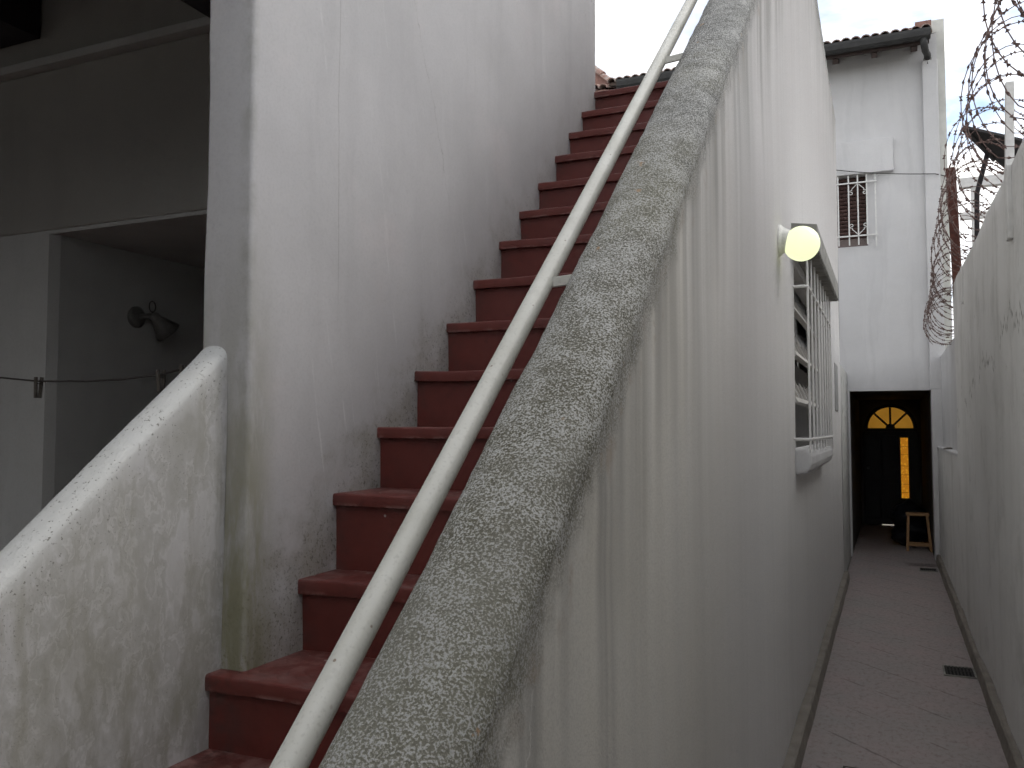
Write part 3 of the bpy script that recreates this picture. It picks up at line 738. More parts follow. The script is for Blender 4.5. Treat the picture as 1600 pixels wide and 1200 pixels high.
# ------------------------------------------------------------------ wall window with cage grille
def wall_window():
    root = thing('wall_window', 'small awning window with white cage grille under a concrete hood in the stair wall', 'window', (-0.5, 6.1, 1.40))
    y0, y1, z0, z1 = 5.152, 7.018, 1.533, 2.597; xf = -0.645
    Geo().box(-0.664, -0.658, y0, y1, z0, z1).make('backing', 'dark_room', root)
    fr = Geo()
    for a in (y0+0.001, (y0+y1)/2-0.02, y1-0.041): fr.box(xf, xf+0.05, a, a+0.04, z0+0.001, z1-0.001)
    for z in (z0+0.001, 1.76, 2.03, 2.30, z1-0.041): fr.box(xf+0.002, xf+0.045, y0+0.042, y1-0.042, z, z+0.035)
    bevel(fr.make('window_frame', 'white_frame', root), 0.004)
    # awning sashes, pushed out at the foot
    for (za, zb) in ((1.80, 2.03), (2.07, 2.30), (2.34, 2.55)):
        for (ya, yb) in ((y0+0.05, (y0+y1)/2-0.03), ((y0+y1)/2+0.03, y1-0.05)):
            ang = R(24); hgt = zb-za+0.02
            def pt(y, s, off): return (xf + 0.05 + s*math.sin(ang)*hgt + off*math.cos(ang), y, zb - s*math.cos(ang)*hgt + off*math.sin(ang))
            sh = Geo()
            def bar(ya_, yb_, s0, s1, t0=-0.012, t1=0.012):
                sh.add([pt(y, s, t) for y in (ya_, yb_) for s in (s0, s1) for t in (t0, t1)], BOXF)
            bar(ya, yb, 0, 0.10); bar(ya, yb, 0.88, 1.0, -0.014, 0.016)
            for yy in (ya, ya+(yb-ya)*0.33, ya+(yb-ya)*0.67, yb-0.022): bar(yy, yy+0.022, 0.10, 0.88)
            s_ = sh.make('sash', 'white_frame', root)
            pg = Geo(); pg.add([pt(y, s, t) for y in (ya+0.01, yb-0.01) for s in (0.05, 0.95) for t in (-0.003, 0.003)], BOXF)
            pg.make('pane', 'frosted', s_)
    for (ya, yb) in ((y0+0.045, (y0+y1)/2-0.025), ((y0+y1)/2+0.025, y1-0.045)):
        Geo().box(xf+0.012, xf+0.018, ya, yb, z0+0.03, 1.77).make('pane', 'frosted', root)
    # grille cage
    xg = -0.408; ga, gb = 5.10, 7.17
    cage = Geo().tube([(-0.50, ga, 2.46), (xg-0.02, ga, 2.46), (xg-0.005, ga+0.006, 2.46), (xg, ga+0.02, 2.46), (xg, gb-0.02, 2.46), (xg-0.02, gb, 2.46), (-0.50, gb, 2.46)], 0.009, 8)
    cage.make('grille_rail', 'white_paint', root)
    Geo().tube([(-0.50, ga, 1.59), (xg-0.02, ga, 1.59), (xg-0.005, ga+0.006, 1.59), (xg, ga+0.02, 1.59), (xg, gb-0.02, 1.59), (xg-0.02, gb, 1.59), (-0.50, gb, 1.59)], 0.009, 8).make('grille_rail', 'white_paint', root)
    n = 9
    for i in range(n):
        y = ga + 0.015 + (gb-ga-0.03)*i/(n-1)
        Geo().tube([(xg+0.001, y, 1.46), (xg, y, 2.70)], 0.0065, 8).make('grille_bar', 'white_paint', root)
    # sill: thick rounded plaster ledge
    g = Geo(); poly = [(-0.50, 1.545), (-0.43, 1.54), (-0.408, 1.52), (-0.400, 1.49), (-0.400, 1.45), (-0.408, 1.42), (-0.43, 1.395), (-0.50, 1.385)]
    g.prism(poly, 'y', 5.10, 7.05); bevel(g.make('sill', 'house_white', root), 0.02, 3, 50)
    # hood
    g = Geo(); g.prism([(-0.50, 2.822), (-0.346, 2.800), (-0.343, 2.665), (-0.355, 2.655), (-0.50, 2.66)], 'y', 5.05, 7.20)
    bevel(g.make('hood', 'concrete', root), 0.006)
wall_window()

# meter flap (dark narrow panel) near the end of the wall
g = Geo(); g.box(-0.52, -0.480, 9.10, 9.62, 1.83, 2.31)
o = bevel(g.make('meter_flap', plain('grey_meter_flap_paint', (0.27, 0.27, 0.26), 0.6, 0.15, 10), base=(-0.48, 9.36, 1.83)), 0.006)
tag(o, 'narrow grey flush meter flap on the stair wall past the grilled window', 'meter flap')

# ------------------------------------------------------------------ globe lamp
def globe_lamp():
    root = thing('globe_lamp', 'lit round opal globe lamp on the stair wall beside the concrete hood', 'wall lamp', (-0.485, 4.43, 2.585))
    c = (-0.49, 4.43, 2.59)
    Geo().lathe([(0.080, 0.0), (0.080, 0.012), (0.066, 0.026), (0.050, 0.060), (0.046, 0.064)], c, (1, 0, -0.06), 28).make('lamp_base', 'porcelain', root, smooth=False)
    gc = Vector((-0.377, 4.43, 2.566)); r = 0.087; g = Geo(); prof = []
    for k in range(25):
        a = math.pi*k/24; prof.append((max(0.002, r*math.sin(a)), -r*math.cos(a)))
    g.lathe(prof, gc, (1, 0, -0.06), 36).make('globe', 'globe', root, smooth=True)
globe_lamp()

# ------------------------------------------------------------------ low block wall between the stair wall and the far house
hol = [(10.50, 10.60, 2.17, 2.25), (10.98, 11.09, 2.15, 2.24), (11.62, 11.78, 2.10, 2.23), (10.52, 10.63, 1.82, 1.93), (11.2, 11.33, 1.70, 1.80), (10.72, 10.86, 1.52, 1.60)]
g = grid_wall([10.245, 12.095], [0, 2.37], hol, -0.487, -0.62, swap=True)
# top falls slightly
o = tag(g.make('low_wall', 'grey_house', base=(-0.55, 11.1, 0)), 'low white wall with small vent holes between stair wall and far house', 'wall')

# ------------------------------------------------------------------ boundary wall on the right
def boundary():
    root = thing('boundary_wall', 'tall streaked plaster boundary wall topped by razor wire', 'wall', (0.62, 0, 0))
    ys = frange(-9.0, 8.52, 220); nz_ = 26; v, f = [], []
    for y in ys:
        t = 2.915 + wob((0, y, 7), 1.2, 0.02) + wob((0, y, 7), 5, 0.008)
        for k in range(nz_+1):
            z = t*k/nz_; v.append((0.55 + wob((6, y, z), 0.8, 0.016) + wob((6, y, z), 4, 0.004), y, z))
        v.append((0.56, y, t+0.006)); v.append((0.70, y, t)); v.append((0.70, y, 0))
    m = nz_+4
    for i in range(len(ys)-1):
        for k in range(m): f.append((i*m+k, i*m+(k+1) % m, (i+1)*m+(k+1) % m, (i+1)*m+k))
    f += [tuple(range(m)), tuple((len(ys)-1)*m+k for k in range(m))]
    o = mesh('wall_face', v, f, MAT['right_wall'], root); autosmooth(o, 40)
    # flaked upright joints on its top end
    g = Geo()
    for (y, w, z0) in ((4.62, 0.09, 2.55), (7.4, 0.10, 2.62)):
        g = Geo(); g.box(0.535, 0.56, y, y+w, z0, 2.905); bevel(g.make('mortar_patch', 'right_wall', root), 0.006)
boundary()
def lower_boundary():
    root = thing('ledge_wall', 'lower wall with a cement ledge continuing the boundary wall to the house', 'wall', (0.62, 10.3, 0))
    Geo().box(0.552, 0.70, 8.53, 12.09, 0, 1.40).make('wall_face', 'right_wall', root)
    bevel(Geo().box(0.545, 0.70, 8.525, 12.085, 1.402, 1.432).make('ledge', 'house_white', root), 0.006)
    Geo().box(0.615, 0.70, 8.528, 12.087, 1.433, 2.56).make('upper_wall', 'house_white', root)
    Geo().lathe([(0.03, -0.005), (0.065, 0.0), (0.05, 0.012), (0.02, 0.02)], (0.585, 10.3, 1.432), (0, 0, 1), 12).make('moss_clump', 'peg', root)
lower_boundary()

# ------------------------------------------------------------------ the far house
YF = 12.1
def far_house():
    root = thing('far_house', 'white two storey house with tiled eave closing the end of the alley', 'house', (-2.0, 12.1, 0))
    holes = [(-0.466, 0.497, -0.01, 2.143), (-0.90, -0.199, 4.055, 5.0)]
    g = grid_wall([-7.0, -5, -3, -1.5, 0.664], [-0.01, 1, 3, 6.75], holes, YF, YF+0.18)
    g.make('wall', 'house_white', root)
    # corner strip and higher fire wall
    Geo().prism([(0.664, -0.01), (0.757, -0.01), (0.757, 6.93), (0.44, 6.93), (0.44, 6.76), (0.664, 6.76)], 'y', YF+0.01, YF+4.2).make('fire_wall', plain('aged_corner_render', (0.57, 0.57, 0.535), 0.92, 0.12, 5, 0.3), root)
    g = Geo(); g.box(0.488, 0.666, YF-0.085, YF-0.002, 2.15, 6.38); g.box(0.499, 0.666, YF-0.085, YF-0.002, 0, 2.149)
    bevel(g.make('pilaster', 'house_white', root), 0.008)
    # shutter box over the window
    bevel(Geo().box(-0.95, 0.124, YF-0.07, YF+0.005, 5.004, 5.446).make('shutter_box', 'house_white', root), 0.008)
    # window: roller shutter slats, sill strip
    w = Geo().box(-0.90, -0.199, YF+0.10, YF+0.12, 4.055, 5.0).make('window', 'dark_room', root)
    zz = 4.175
    sl = None; k = 0
    while zz < 4.99:
        if sl is None:
            gg = Geo(); gg.prism([(0.098, 0.0), (0.078, 0.008), (0.066, 0.030), (0.074, 0.044), (0.098, 0.048)], 'x', -0.90, -0.20)
            gg.v = [(x, y+YF, z) for x, y, z in gg.v]
            gg.v = [(x, y, z+zz) for x, y, z in gg.v]
            sl = gg.make('shutter_slat', 'shutter', w, base=(-0.55, YF, zz))
        else:
            o = sl.copy(); C.objects.link(o); o.location = sl.location + Vector((0, 0, zz-4.175))
        zz += 0.0515
    Geo().box(-0.899, -0.2, YF+0.062, YF+0.099, 4.056, 4.17).make('shutter_foot', plain('brown_grey_foot_rail', (0.17, 0.135, 0.125), 0.6), w)
    # grille
    yg = YF - 0.055
    gr = thing_child = Geo()
    def rail(z):
        q = Geo().box(-1.02, -0.078, yg-0.009, yg+0.003, z-0.009, z+0.009)
        for x in (-1.015, -0.092): q.box(x-0.006, x+0.006, yg+0.002, YF+0.004, z-0.006, z+0.006)
        return q
    gr = rail(4.185).make('window_grille', 'white_paint', root)
    rail(4.892).make('grille_rail', 'white_paint', gr)
    for i, x in enumerate((-0.93, -0.81, -0.69, -0.555, -0.425, -0.312, -0.203, -0.098)):
        z0, z1 = (4.065, 5.0) if i < 7 else (4.03, 5.02)
        Geo().box(x-0.0085, x+0.0085, yg+0.0035, yg+0.0165, z0, z1).make('grille_bar', 'white_paint', gr)
    def scroll(cx, cz, sx, sz):
        pts = [(cx, cz)]
        pts += [(cx + sx*0.075, cz - sz*0.075)]
        for k in range(1, 22):
            a = k/21*math.pi*2.5; r = 0.034*(1-k/27)
            pts.append((cx + sx*(0.094 + r*math.sin(a-0.7) - 0.012), cz - sz*(0.10 + 0.014 - r*math.cos(a-0.7) + 0.01)))
        Geo().tube([(px, yg+0.010, pz) for px, pz in pts], 0.0055, 6).make('scroll', 'white_paint', gr)
    for sx in (-1, 1):
        scroll(-0.312, 4.885, sx, 1); scroll(-0.312, 4.20, sx, -1)
    # roof
    ys, zs = YF-0.42, 6.60; tn = math.tan(R(18))
    rf = Geo().prism([(ys+0.02, zs+0.045), (YF+4.0, zs+0.045+tn*4.42), (YF+4.0, zs+tn*4.42), (ys+0.02, zs)], 'x', -3.6, 0.598).make('roof', 'soffit', root)
    # barrel tiles
    r = 0.066; L = 0.42; v, f = [], []
    for a in range(7):
        th = math.pi*a/6
        for (yy, rr) in ((0.0, r), (L, r*0.82)):
            for q in (rr, rr-0.012): v.append((q*math.cos(th), yy, q*math.sin(th)*0.95))
    for a in range(6):
        b = a*4; c_ = b+4
        f += [(b, c_, c_+2, b+2), (b+1, b+3, c_+3, c_+1), (b, b+1, c_+1, c_), (b+2, c_+2, c_+3, b+3)]
    tile0 = None
    for row in range(5):
        for i in range(36):
            x = -3.55 + 0.1165*i
            yy = ys - 0.04 + row*0.36; z = zs + 0.038 + (yy - ys)*tn
            if tile0 is None:
                me = bpy.data.meshes.new('roof_tile'); me.from_pydata(v, [], f); me.materials.append(MAT['tile'])
                tile0 = me
            o = bpy.data.objects.new('roof_tile', tile0); C.objects.link(o); o.parent = rf
            o.location = Vector((x + random.uniform(-.006, .006), yy + random.uniform(-.012, .012), z + random.uniform(-.004, .004))) - world_origin(rf)
            o.rotation_euler = (R(18) - 0.015, 0, random.uniform(-.03, .03))
    # gutter
    g = Geo(); poly = [(ys-0.13, zs-0.02), (ys-0.115, zs-0.075), (ys-0.07, zs-0.10), (ys-0.01, zs-0.095), (ys+0.015, zs-0.06), (ys+0.015, zs-0.004), (ys+0.005, zs-0.004), (ys+0.003, zs-0.055), (ys-0.02, zs-0.083), (ys-0.065, zs-0.086), (ys-0.10, zs-0.065), (ys-0.117, zs-0.02), (ys-0.117, zs+0.012), (ys-0.13, zs+0.012)]
    g.prism(poly, 'x', -3.45, 0.575); g.make('gutter', 'gutter', root)
    Geo().box(-3.44, 0.56, ys+0.018, ys+0.045, zs-0.13, zs-0.002).make('fascia', 'rafter', root)
    for k in range(9):
        x = -3.35 + k*0.468
        Geo().prism([(ys+0.046, zs-0.20), (YF+0.02, zs-0.16+tn*0.36), (YF+0.02, zs-0.002+tn*0.36), (ys+0.046, zs-0.002)], 'x', x-0.035, x+0.035).make('rafter', 'rafter', root)
    # downpipe elbow from the gutter into the pilaster
    Geo().tube([(0.50, ys-0.05, zs-0.09), (0.502, ys-0.04, zs-0.16), (0.515, ys+0.02, zs-0.22), (0.55, YF-0.12, 6.44), (0.553, YF-0.05, 6.40), (0.553, YF-0.045, 6.33)], 0.042, 12).make('downpipe', 'gutter', root, smooth=True)
    Geo().box(0.505, 0.60, YF-0.083, YF-0.01, 6.381, 6.41).make('pipe_collar', 'concrete', root)
    # brick upstand between tiles and fire wall
    for i in range(2):
        Geo().box(0.34+0.07*i, 0.597, ys+0.15+0.002*i, ys+0.75, zs+0.10+0.062*i+0.002, zs+0.10+0.062*(i+1)-0.003).make('brick', 'brick_red', root)
    return root
far_house()

# passage under the house: door, fanlight
def passage():
    root = thing('passage', 'dark covered passage leading under the far house to its door', 'passage', (0, 14.1, 0))
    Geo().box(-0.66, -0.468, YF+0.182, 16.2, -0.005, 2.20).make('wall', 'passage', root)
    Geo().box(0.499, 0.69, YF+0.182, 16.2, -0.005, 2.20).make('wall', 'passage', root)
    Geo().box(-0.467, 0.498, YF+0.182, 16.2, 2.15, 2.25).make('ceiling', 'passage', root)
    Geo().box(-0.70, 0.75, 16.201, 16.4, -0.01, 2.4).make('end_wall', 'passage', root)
passage()
def front_door():
    root = thing('front_door', 'dark wooden door with amber fanlight and slim amber side light', 'door', (0.02, 16.1, 0))
    yd = 16.10
    # leaf: framed panels
    Geo().box(-0.42, 0.46, yd, yd+0.05, 0.02, 1.60).make('door_leaf', 'door_wood', root)
    for (x0, x1, z0, z1) in ((-0.38, -0.16, 0.12, 0.72), (-0.38, -0.16, 0.80, 1.54), (-0.12, 0.12, 0.12, 0.72), (-0.12, 0.12, 0.80, 1.54)):
        bevel(Geo().box(x0, x1, yd-0.012, yd+0.002, z0, z1).make('door_panel', 'door_wood', root), 0.008)
    # patterned strips, seven panes of glass
    z = 0.47
    st = Geo(); st.box(0.163, 0.172, yd-0.02, yd-0.001, 0.45, 1.515); st.box(0.292, 0.301, yd-0.02, yd-0.001, 0.45, 1.515)
    hs = [0.47, 0.57, 0.71, 0.87, 1.02, 1.21, 1.345, 1.50]
    for h_ in hs[1:-1]: st.box(0.173, 0.291, yd-0.018, yd-0.001, h_-0.003, h_+0.003)
    fr = st.make('light_frame', 'door_wood', root)
    for a, b in zip(hs[:-1], hs[1:]): Geo().box(0.173, 0.291, yd-0.008, yd-0.002, a+0.003, b-0.003).make('glass_pane', 'amber_pat', fr)
    # fanlight of four panes
    c = (0.022, 1.662); Rr = 0.355; ga = R(3.2); ri = 0.075
    fan = Geo()
    n = 28; pts = [(c[0]+(Rr+0.06)*math.cos(math.pi*k/n), c[1]+(Rr+0.06)*math.sin(math.pi*k/n)) for k in range(n+1)]; pin = [(c[0]+Rr*math.cos(math.pi*k/n), c[1]+Rr*math.sin(math.pi*k/n)) for k in range(n+1)]
    for k in range(n): fan.prism([pts[k], pts[k+1], pin[k+1], pin[k]], 'y', yd-0.02, yd+0.03)
    fan.prism([(c[0]+ri*math.cos(math.pi*k/12), c[1]+ri*math.sin(math.pi*k/12)) for k in range(13)], 'y', yd-0.018, yd+0.03)
    for a in (45, 90, 135):
        d = Vector((math.cos(R(a)), math.sin(R(a)))); e = Vector((-d.y, d.x))*0.017
        q0 = Vector(c)+d*ri*0.8; q1 = Vector(c)+d*(Rr+0.01)
        fan.prism([tuple(q0+e), tuple(q0-e), tuple(q1-e), tuple(q1+e)], 'y', yd-0.016, yd+0.02)
    fan.box(c[0]-Rr-0.06, c[0]+Rr+0.06, yd-0.022, yd+0.02, 1.602, 1.655)
    ff = fan.make('fanlight', 'door_wood', root)
    for a0 in (0, 45, 90, 135):
        poly = [(c[0]+ri*0.9*math.cos(R(a0+45*t/8)), c[1]+ri*0.9*math.sin(R(a0+45*t/8))) for t in range(9)]
        poly += [(c[0]+Rr*math.cos(R(a0+45*t/8)), c[1]+Rr*math.sin(R(a0+45*t/8))) for t in range(8, -1, -1)]
        Geo().prism(poly, 'y', yd-0.004, yd+0.002).make('fan_pane', 'amber', ff)
    Geo().box(-0.14, 0.10, yd-0.004, yd+0.02, 0.004, 0.019).make('threshold_gap', 'glow', root)
    Geo().lathe([(0.02, 0), (0.016, 0.03), (0.026, 0.045), (0.02, 0.06)], (-0.34, yd-0.001, 0.98), (0, -1, 0), 12).make('door_knob', 'lamp_metal', root)
front_door()

# stool and sack
def stool():
    root = thing('stool', 'light pine wooden stool standing in the passage by the right wall', 'stool', (0.33, 13.0, 0))
    bevel(Geo().box(0.185, 0.475, 12.86, 13.12, 0.475, 0.503).make('seat', 'stool_wood', root), 0.005)
    for sx in (-1, 1):
        for sy in (-1, 1):
            t = (0.33+sx*0.115, 12.99+sy*0.10); b = (0.33+sx*(0.132 if sx < 0 else 0.158), 12.99+sy*0.125)
            w = 0.015
            v = [(b[0]+dx*w, b[1]+dy*w, 0) for dx in (-1, 1) for dy in (-1, 1)] + [(t[0]+dx*w, t[1]+dy*w, 0.476) for dx in (-1, 1) for dy in (-1, 1)]
            mesh('leg', v, [(0, 1, 3, 2), (4, 6, 7, 5), (0, 4, 5, 1), (2, 3, 7, 6), (0, 2, 6, 4), (1, 5, 7, 3)], MAT['stool_wood'], root)
    for y in (12.873, 13.107): Geo().box(0.20, 0.48, y-0.009, y+0.009, 0.07, 0.095).make('stretcher', 'stool_wood', root)
    for x in (0.202, 0.478): Geo().box(x-0.009, x+0.009, 12.88, 13.10, 0.13, 0.155).make('stretcher', 'stool_wood', root)
stool()
def sack():
    g = Geo(); n, s = 18, 24; prof = []
    v, f = [], []
    for j in range(n+1):
        t = j/n; z = 0.66*t; r = 0.235*(1 - (2*t-0.85)**4*0.35)*(1 if t < 0.8 else max(0.12, 1-(t-0.8)*4.2)) * (0.72 + 0.28*min(1, t*6))
        for k in range(s):
            a = 2*math.pi*k/s; p = Vector((math.cos(a)*r, math.sin(a)*r, z)); q = 1 + wob(p, 6, 0.35) + wob(p, 14, 0.15)
            v.append((0.25 + p.x*q, 13.55 + p.y*q, z))
    for j in range(n):
        for k in range(s): f.append((j*s+k, j*s+(k+1) % s, (j+1)*s+(k+1) % s, (j+1)*s+k))
    f += [tuple(range(s)), tuple(n*s+k for k in range(s))]
    tag(mesh('rubbish_sack', v, f, MAT['bag'], base=(0.25, 13.55, 0), smooth=True), 'full black plastic sack standing behind the pine stool', 'sack')
sack()

# floor drains
def drain(x0, x1, y0, y1, label):
    root = thing('floor_drain', label, 'drain', ((x0+x1)/2, (y0+y1)/2, 0))
    Geo().box(x0, x1, y0, y1, 0.001, 0.004).make('pit', 'hole', root)
    fr = Geo(); fr.box(x0-0.012, x0, y0-0.012, y1+0.012, 0.0, 0.010); fr.box(x1, x1+0.012, y0-0.012, y1+0.012, 0, 0.010)
    fr.box(x0, x1, y0-0.012, y0, 0, 0.010); fr.box(x0, x1, y1, y1+0.012, 0, 0.010)
    fr.make('frame', 'concrete', root)
    n = 8
    for i in range(n):
        x = x0 + (x1-x0)*(i+0.5)/n; Geo().box(x-0.005, x+0.005, y0, y1, 0.0045, 0.009).make('grate_bar', 'iron', root)
    Geo().box(x0, x1, (y0+y1)/2-0.008, (y0+y1)/2+0.008, 0.0092, 0.0105).make('grate_bar', 'iron', root)
drain(0.315, 0.488, 6.51, 6.75, 'rectangular iron floor drain close to the boundary wall in the alley')
drain(0.300, 0.470, 11.12, 11.33, 'small floor drain by the damp stain just before the passage')
g = Geo(); x0, x1, y0, y1 = -0.24, 0.06, 4.25, 4.575
for a in ((x0, x1, y1-0.008, y1), (x0, x1, y0, y0+0.008), (x0, x0+0.008, y0+0.0081, y1-0.0081), (x1-0.008, x1, y0+0.0081, y1-0.0081)): g.box(*a, 0.0, 0.005)
root = thing('manhole_cover', 'square tiled inspection cover with a thin iron rim in the alley floor', 'manhole', (-0.09, 4.41, 0))
g.make('rim', 'iron', root); Geo().box(x0+0.012, x1-0.012, y0+0.012, y1-0.012, 0.0005, 0.004).make('lid', 'floor', root)

# ------------------------------------------------------------------ razor wire on the boundary wall
def razor(name, label, ya, yb, pitch, phase, hand, seed):
    rnd = random.Random(seed)
    root = thing(name, label, 'razor wire', (0.62, ya, 2.9), 'razor wire coils along the boundary wall')
    pts = []; n = int((yb-ya)/pitch*30)
    def cent(y):
        t = max(0, min(1, (y-7.6)/1.8)); t = t*t*(3-2*t)
        rx = 0.25*(1-t) + 0.19*t; rz = 0.37*(1-t) + 0.23*t
        zc = 2.90 + rz*0.98 - 0.28*t - (0.10*max(0, y-9.2))
        return 0.645 - 0.075*t, zc, rx, rz
    for i in range(n):
        a = i/30*2*math.pi; y = ya + pitch*i/30; lp = i//30
        x, z, rx, rz = cent(y)
        jx = mnoise.noise(Vector((a*0.13, seed, 0)))*0.09; jz = mnoise.noise(Vector((a*0.11, seed, 5)))*0.10; jy = mnoise.noise(Vector((a*0.3, seed, 9)))*0.12
        js = 1 + mnoise.noise(Vector((a*0.16, seed, 3)))*0.16
        zz = z + jz + rz*js*math.sin(hand*a+phase)
        xx = x + jx + rx*js*math.cos(hand*a+phase)
        if y < 8.5 and xx > 0.53: zz = max(zz, 2.935)
        pts.append(Vector((xx, y + jy, zz)))
    Geo().tube(pts, 0.0025, 4).make('wire', 'razor', root)
    g = Geo(); acc = 0
    for p, q in zip(pts[:-1], pts[1:]):
        d = q-p; L = d.length; acc += L
        if acc > 0.052:
            acc = 0; t = d.normalized(); u = t.orthogonal().normalized()
            u.rotate(Matrix.Rotation(rnd.uniform(0, 6.28), 3, t)); w = t.cross(u)
            c = p; e = 0.0135
            v = [c + t*e*0.95 + u*e*0.8, c + t*e*0.95 - u*e*0.8, c - t*e*0.95 + u*e*0.8, c - t*e*0.95 - u*e*0.8, c + w*0.007, c - w*0.007]
            g.add(v, [(0, 4, 5), (1, 4, 5), (2, 4, 5), (3, 4, 5), (0, 4, 1), (2, 4, 3), (0, 5, 1), (2, 5, 3)])
    tag(g.make('barbs', 'razor', root), kind='stuff')
razor('razor_wire', 'rusty coil of razor wire resting along the top of the boundary wall', 2.4, 10.1, 0.33, 0.3, 1, 3)
razor('razor_wire', 'second rusty razor wire coil wound the other way through the first on the boundary wall', 2.6, 10.4, 0.40, 2.2, -1, 11)
razor('razor_wire', 'tight bunch of rusty razor wire drooping past the end of the boundary wall', 8.0, 10.3, 0.20, 1.1, 1, 23)

# posts that carry it
g = Geo(); g.add([], [])
pb, pt_ = Vector((0.585, 8.42, 2.60)), Vector((0.538, 8.30, 3.93))
ax = (pt_-pb).normalized()
rot = ax.to_track_quat('Z', 'Y')
g.obox((pb+pt_)/2, 0.075, 0.010, (pt_-pb).length, rot); g.obox((pb+pt_)/2 + Vector((0.032, 0.03, 0)), 0.010, 0.06, (pt_-pb).length, rot)
o = bevel(g.make('rusty_post', 'rust', base=pb), 0.003); tag(o, 'rust brown angle iron post among the razor wire', 'post')
g = Geo()
g.obox((0.60, 5.02, 3.10), 0.040, 0.040, 0.68, Matrix.Rotation(R(1.5), 3, 'Y'))
o = bevel(g.make('white_post', 'white_paint', base=(0.60, 5.02, 2.76)), 0.004); tag(o, 'slim white painted post standing on the boundary wall inside the wire', 'post')
o = Geo().tube([(0.66, 4.75, 2.86), (0.655, 4.62, 3.3), (0.66, 4.5, 3.95)], 0.0045, 6).make('stay_wire', 'razor', base=(0.66, 4.75, 2.86))
tag(o, 'single taut stay wire leaning over the boundary wall', 'wire')

# neighbour's black canopy sheet on a strut, and white pergola frame beyond
def canopy():
    root = thing('canopy', 'tilted black sheet canopy on a thin strut beyond the boundary wall', 'canopy', (0.80, 8.3, 0))
    a, b, c, d = Vector((0.60, 8.35, 3.93)), Vector((1.12, 8.15, 3.98)), Vector((1.12, 7.2, 3.40)), Vector((0.66, 7.2, 3.40))
    a, b, c, d = Vector((0.635, 8.20, 4.25)), Vector((1.75, 9.5, 4.25)), Vector((1.75, 11.6, 4.22)), Vector((0.97, 9.24, 4.24))
    n = (b-a).cross(d-a).normalized()*0.012
    v = [p+n for p in (a, b, c, d)] + [p-n for p in (a, b, c, d)]
    mesh('sheet', v, [(0, 1, 2, 3), (4, 7, 6, 5), (0, 4, 5, 1), (1, 5, 6, 2), (2, 6, 7, 3), (3, 7, 4, 0)], MAT['black_sheet'], root)
    g = Geo().tube([a-n*2, d-n*2], 0.018, 6); g.tube([b-n*2, c-n*2], 0.018, 6); g.make('edge_bar', 'timber', root)
    Geo().tube([(0.90, 9.0, 4.235), (0.80, 9.0, 3.85), (0.71, 9.0, 0.0)], 0.022, 8).make('strut', 'timber', root)
    Geo().tube([(1.6, 9.6, 4.235), (1.6, 9.6, 0.0)], 0.022, 8).make('strut', 'timber', root)
canopy()
def pergola():
    root = thing('pergola', 'white painted pergola frame in the neighbouring yard', 'pergola', (1.1, 11.0, 0))
    Geo().box(0.92, 0.99, 11.0, 11.07, 0, 4.42).make('post', 'white_paint', root)
    Geo().box(0.80, 3.2, 10.98, 11.09, 4.421, 4.53).make('beam', 'white_paint', root)
    Geo().box(0.80, 3.2, 10.98, 11.05, 4.05, 4.12).make('rail', 'white_paint', root)
    Geo().box(3.1, 3.17, 11.0, 11.07, 0, 4.42).make('post', 'white_paint', root)
pergola()

# cable across the facade
pts = []
for i in range(13):
    t = i/12; pts.append((-1.1 + 1.86*t, 11.98, 5.21 - 0.345*t - 0.05*math.sin(math.pi*t)))
pts[-1] = (0.755, 12.12, pts[-1][2]); pts[0] = (-1.1, 12.105, pts[0][2])
tag(Geo().tube(pts, 0.006, 6).make('cable', 'cable', base=(0.5, 12.0, 4.9)), 'thin dark cable slung across the facade below the shutter box', 'cable')

# ------------------------------------------------------------------ left wing roof beyond the stair head
def wing():
    root = thing('wing_house', 'low house wing with a rising red clay tile hip seen past the stair head', 'house', (-5.5, 13.5, 0))
    Geo().box(-9.0, -3.75, 12.3, 16, -0.02, 6.55).make('wall', 'grey_house', root)
    # slope facing the camera with rising hip to the left
    ys, zs = 11.6, 6.52; tn = math.tan(R(20))
    rf = Geo().prism([(ys, zs), (ys+3.5, zs+3.5*tn), (ys+3.5, zs+3.5*tn-0.06), (ys, zs-0.06)], 'x', -9, -3.62).make('roof', 'brick_red', root)
    Geo().box(-9, -3.63, ys+0.03, ys+0.2, zs-0.22, zs-0.062).make('eave_course', 'brick_red', root)
    # gable-like hip block rising leftwards
    g = Geo(); g.add([(-3.62, 12.0, 6.72), (-4.6, 12.3, 7.72), (-4.6, 15.0, 8.1), (-3.62, 15.0, 7.3), (-3.62, 12.0, 6.62), (-4.6, 12.3, 6.62), (-4.6, 15, 6.9), (-3.62, 15, 6.9)],
                     [(0, 1, 2, 3), (0, 4, 5, 1), (1, 5, 6, 2), (2, 6, 7, 3), (3, 7, 4, 0), (4, 7, 6, 5)])
    g.make('hip', 'brick_red', root)
    me = bpy.data.meshes['roof_tile']
    for row in range(3):
        for i in range(12):
            o = bpy.data.objects.new('roof_tile', me); C.objects.link(o); o.parent = rf
            yy = ys - 0.05 + row*0.36
            o.location = Vector((-4.95 + 0.117*i + random.uniform(-.01, .01), yy + random.uniform(-.03, .03), zs + 0.03 + (yy-ys)*tn)) - world_origin(rf)
            o.rotation_euler = (R(20)-0.02, 0, random.uniform(-.06, .06))
    # ridge tiles climbing the hip
    for k in range(6):
        t = k/5; o = bpy.data.objects.new('ridge_tile', me); C.objects.link(o); o.parent = rf
        p = Vector((-3.62, 12.0, 6.72)).lerp(Vector((-4.6, 12.3, 7.72)), t)
        o.location = p - world_origin(rf); o.scale = (1.1, 1, 1.1)
        o.rotation_euler = (R(42), 0, R(73))
wing()

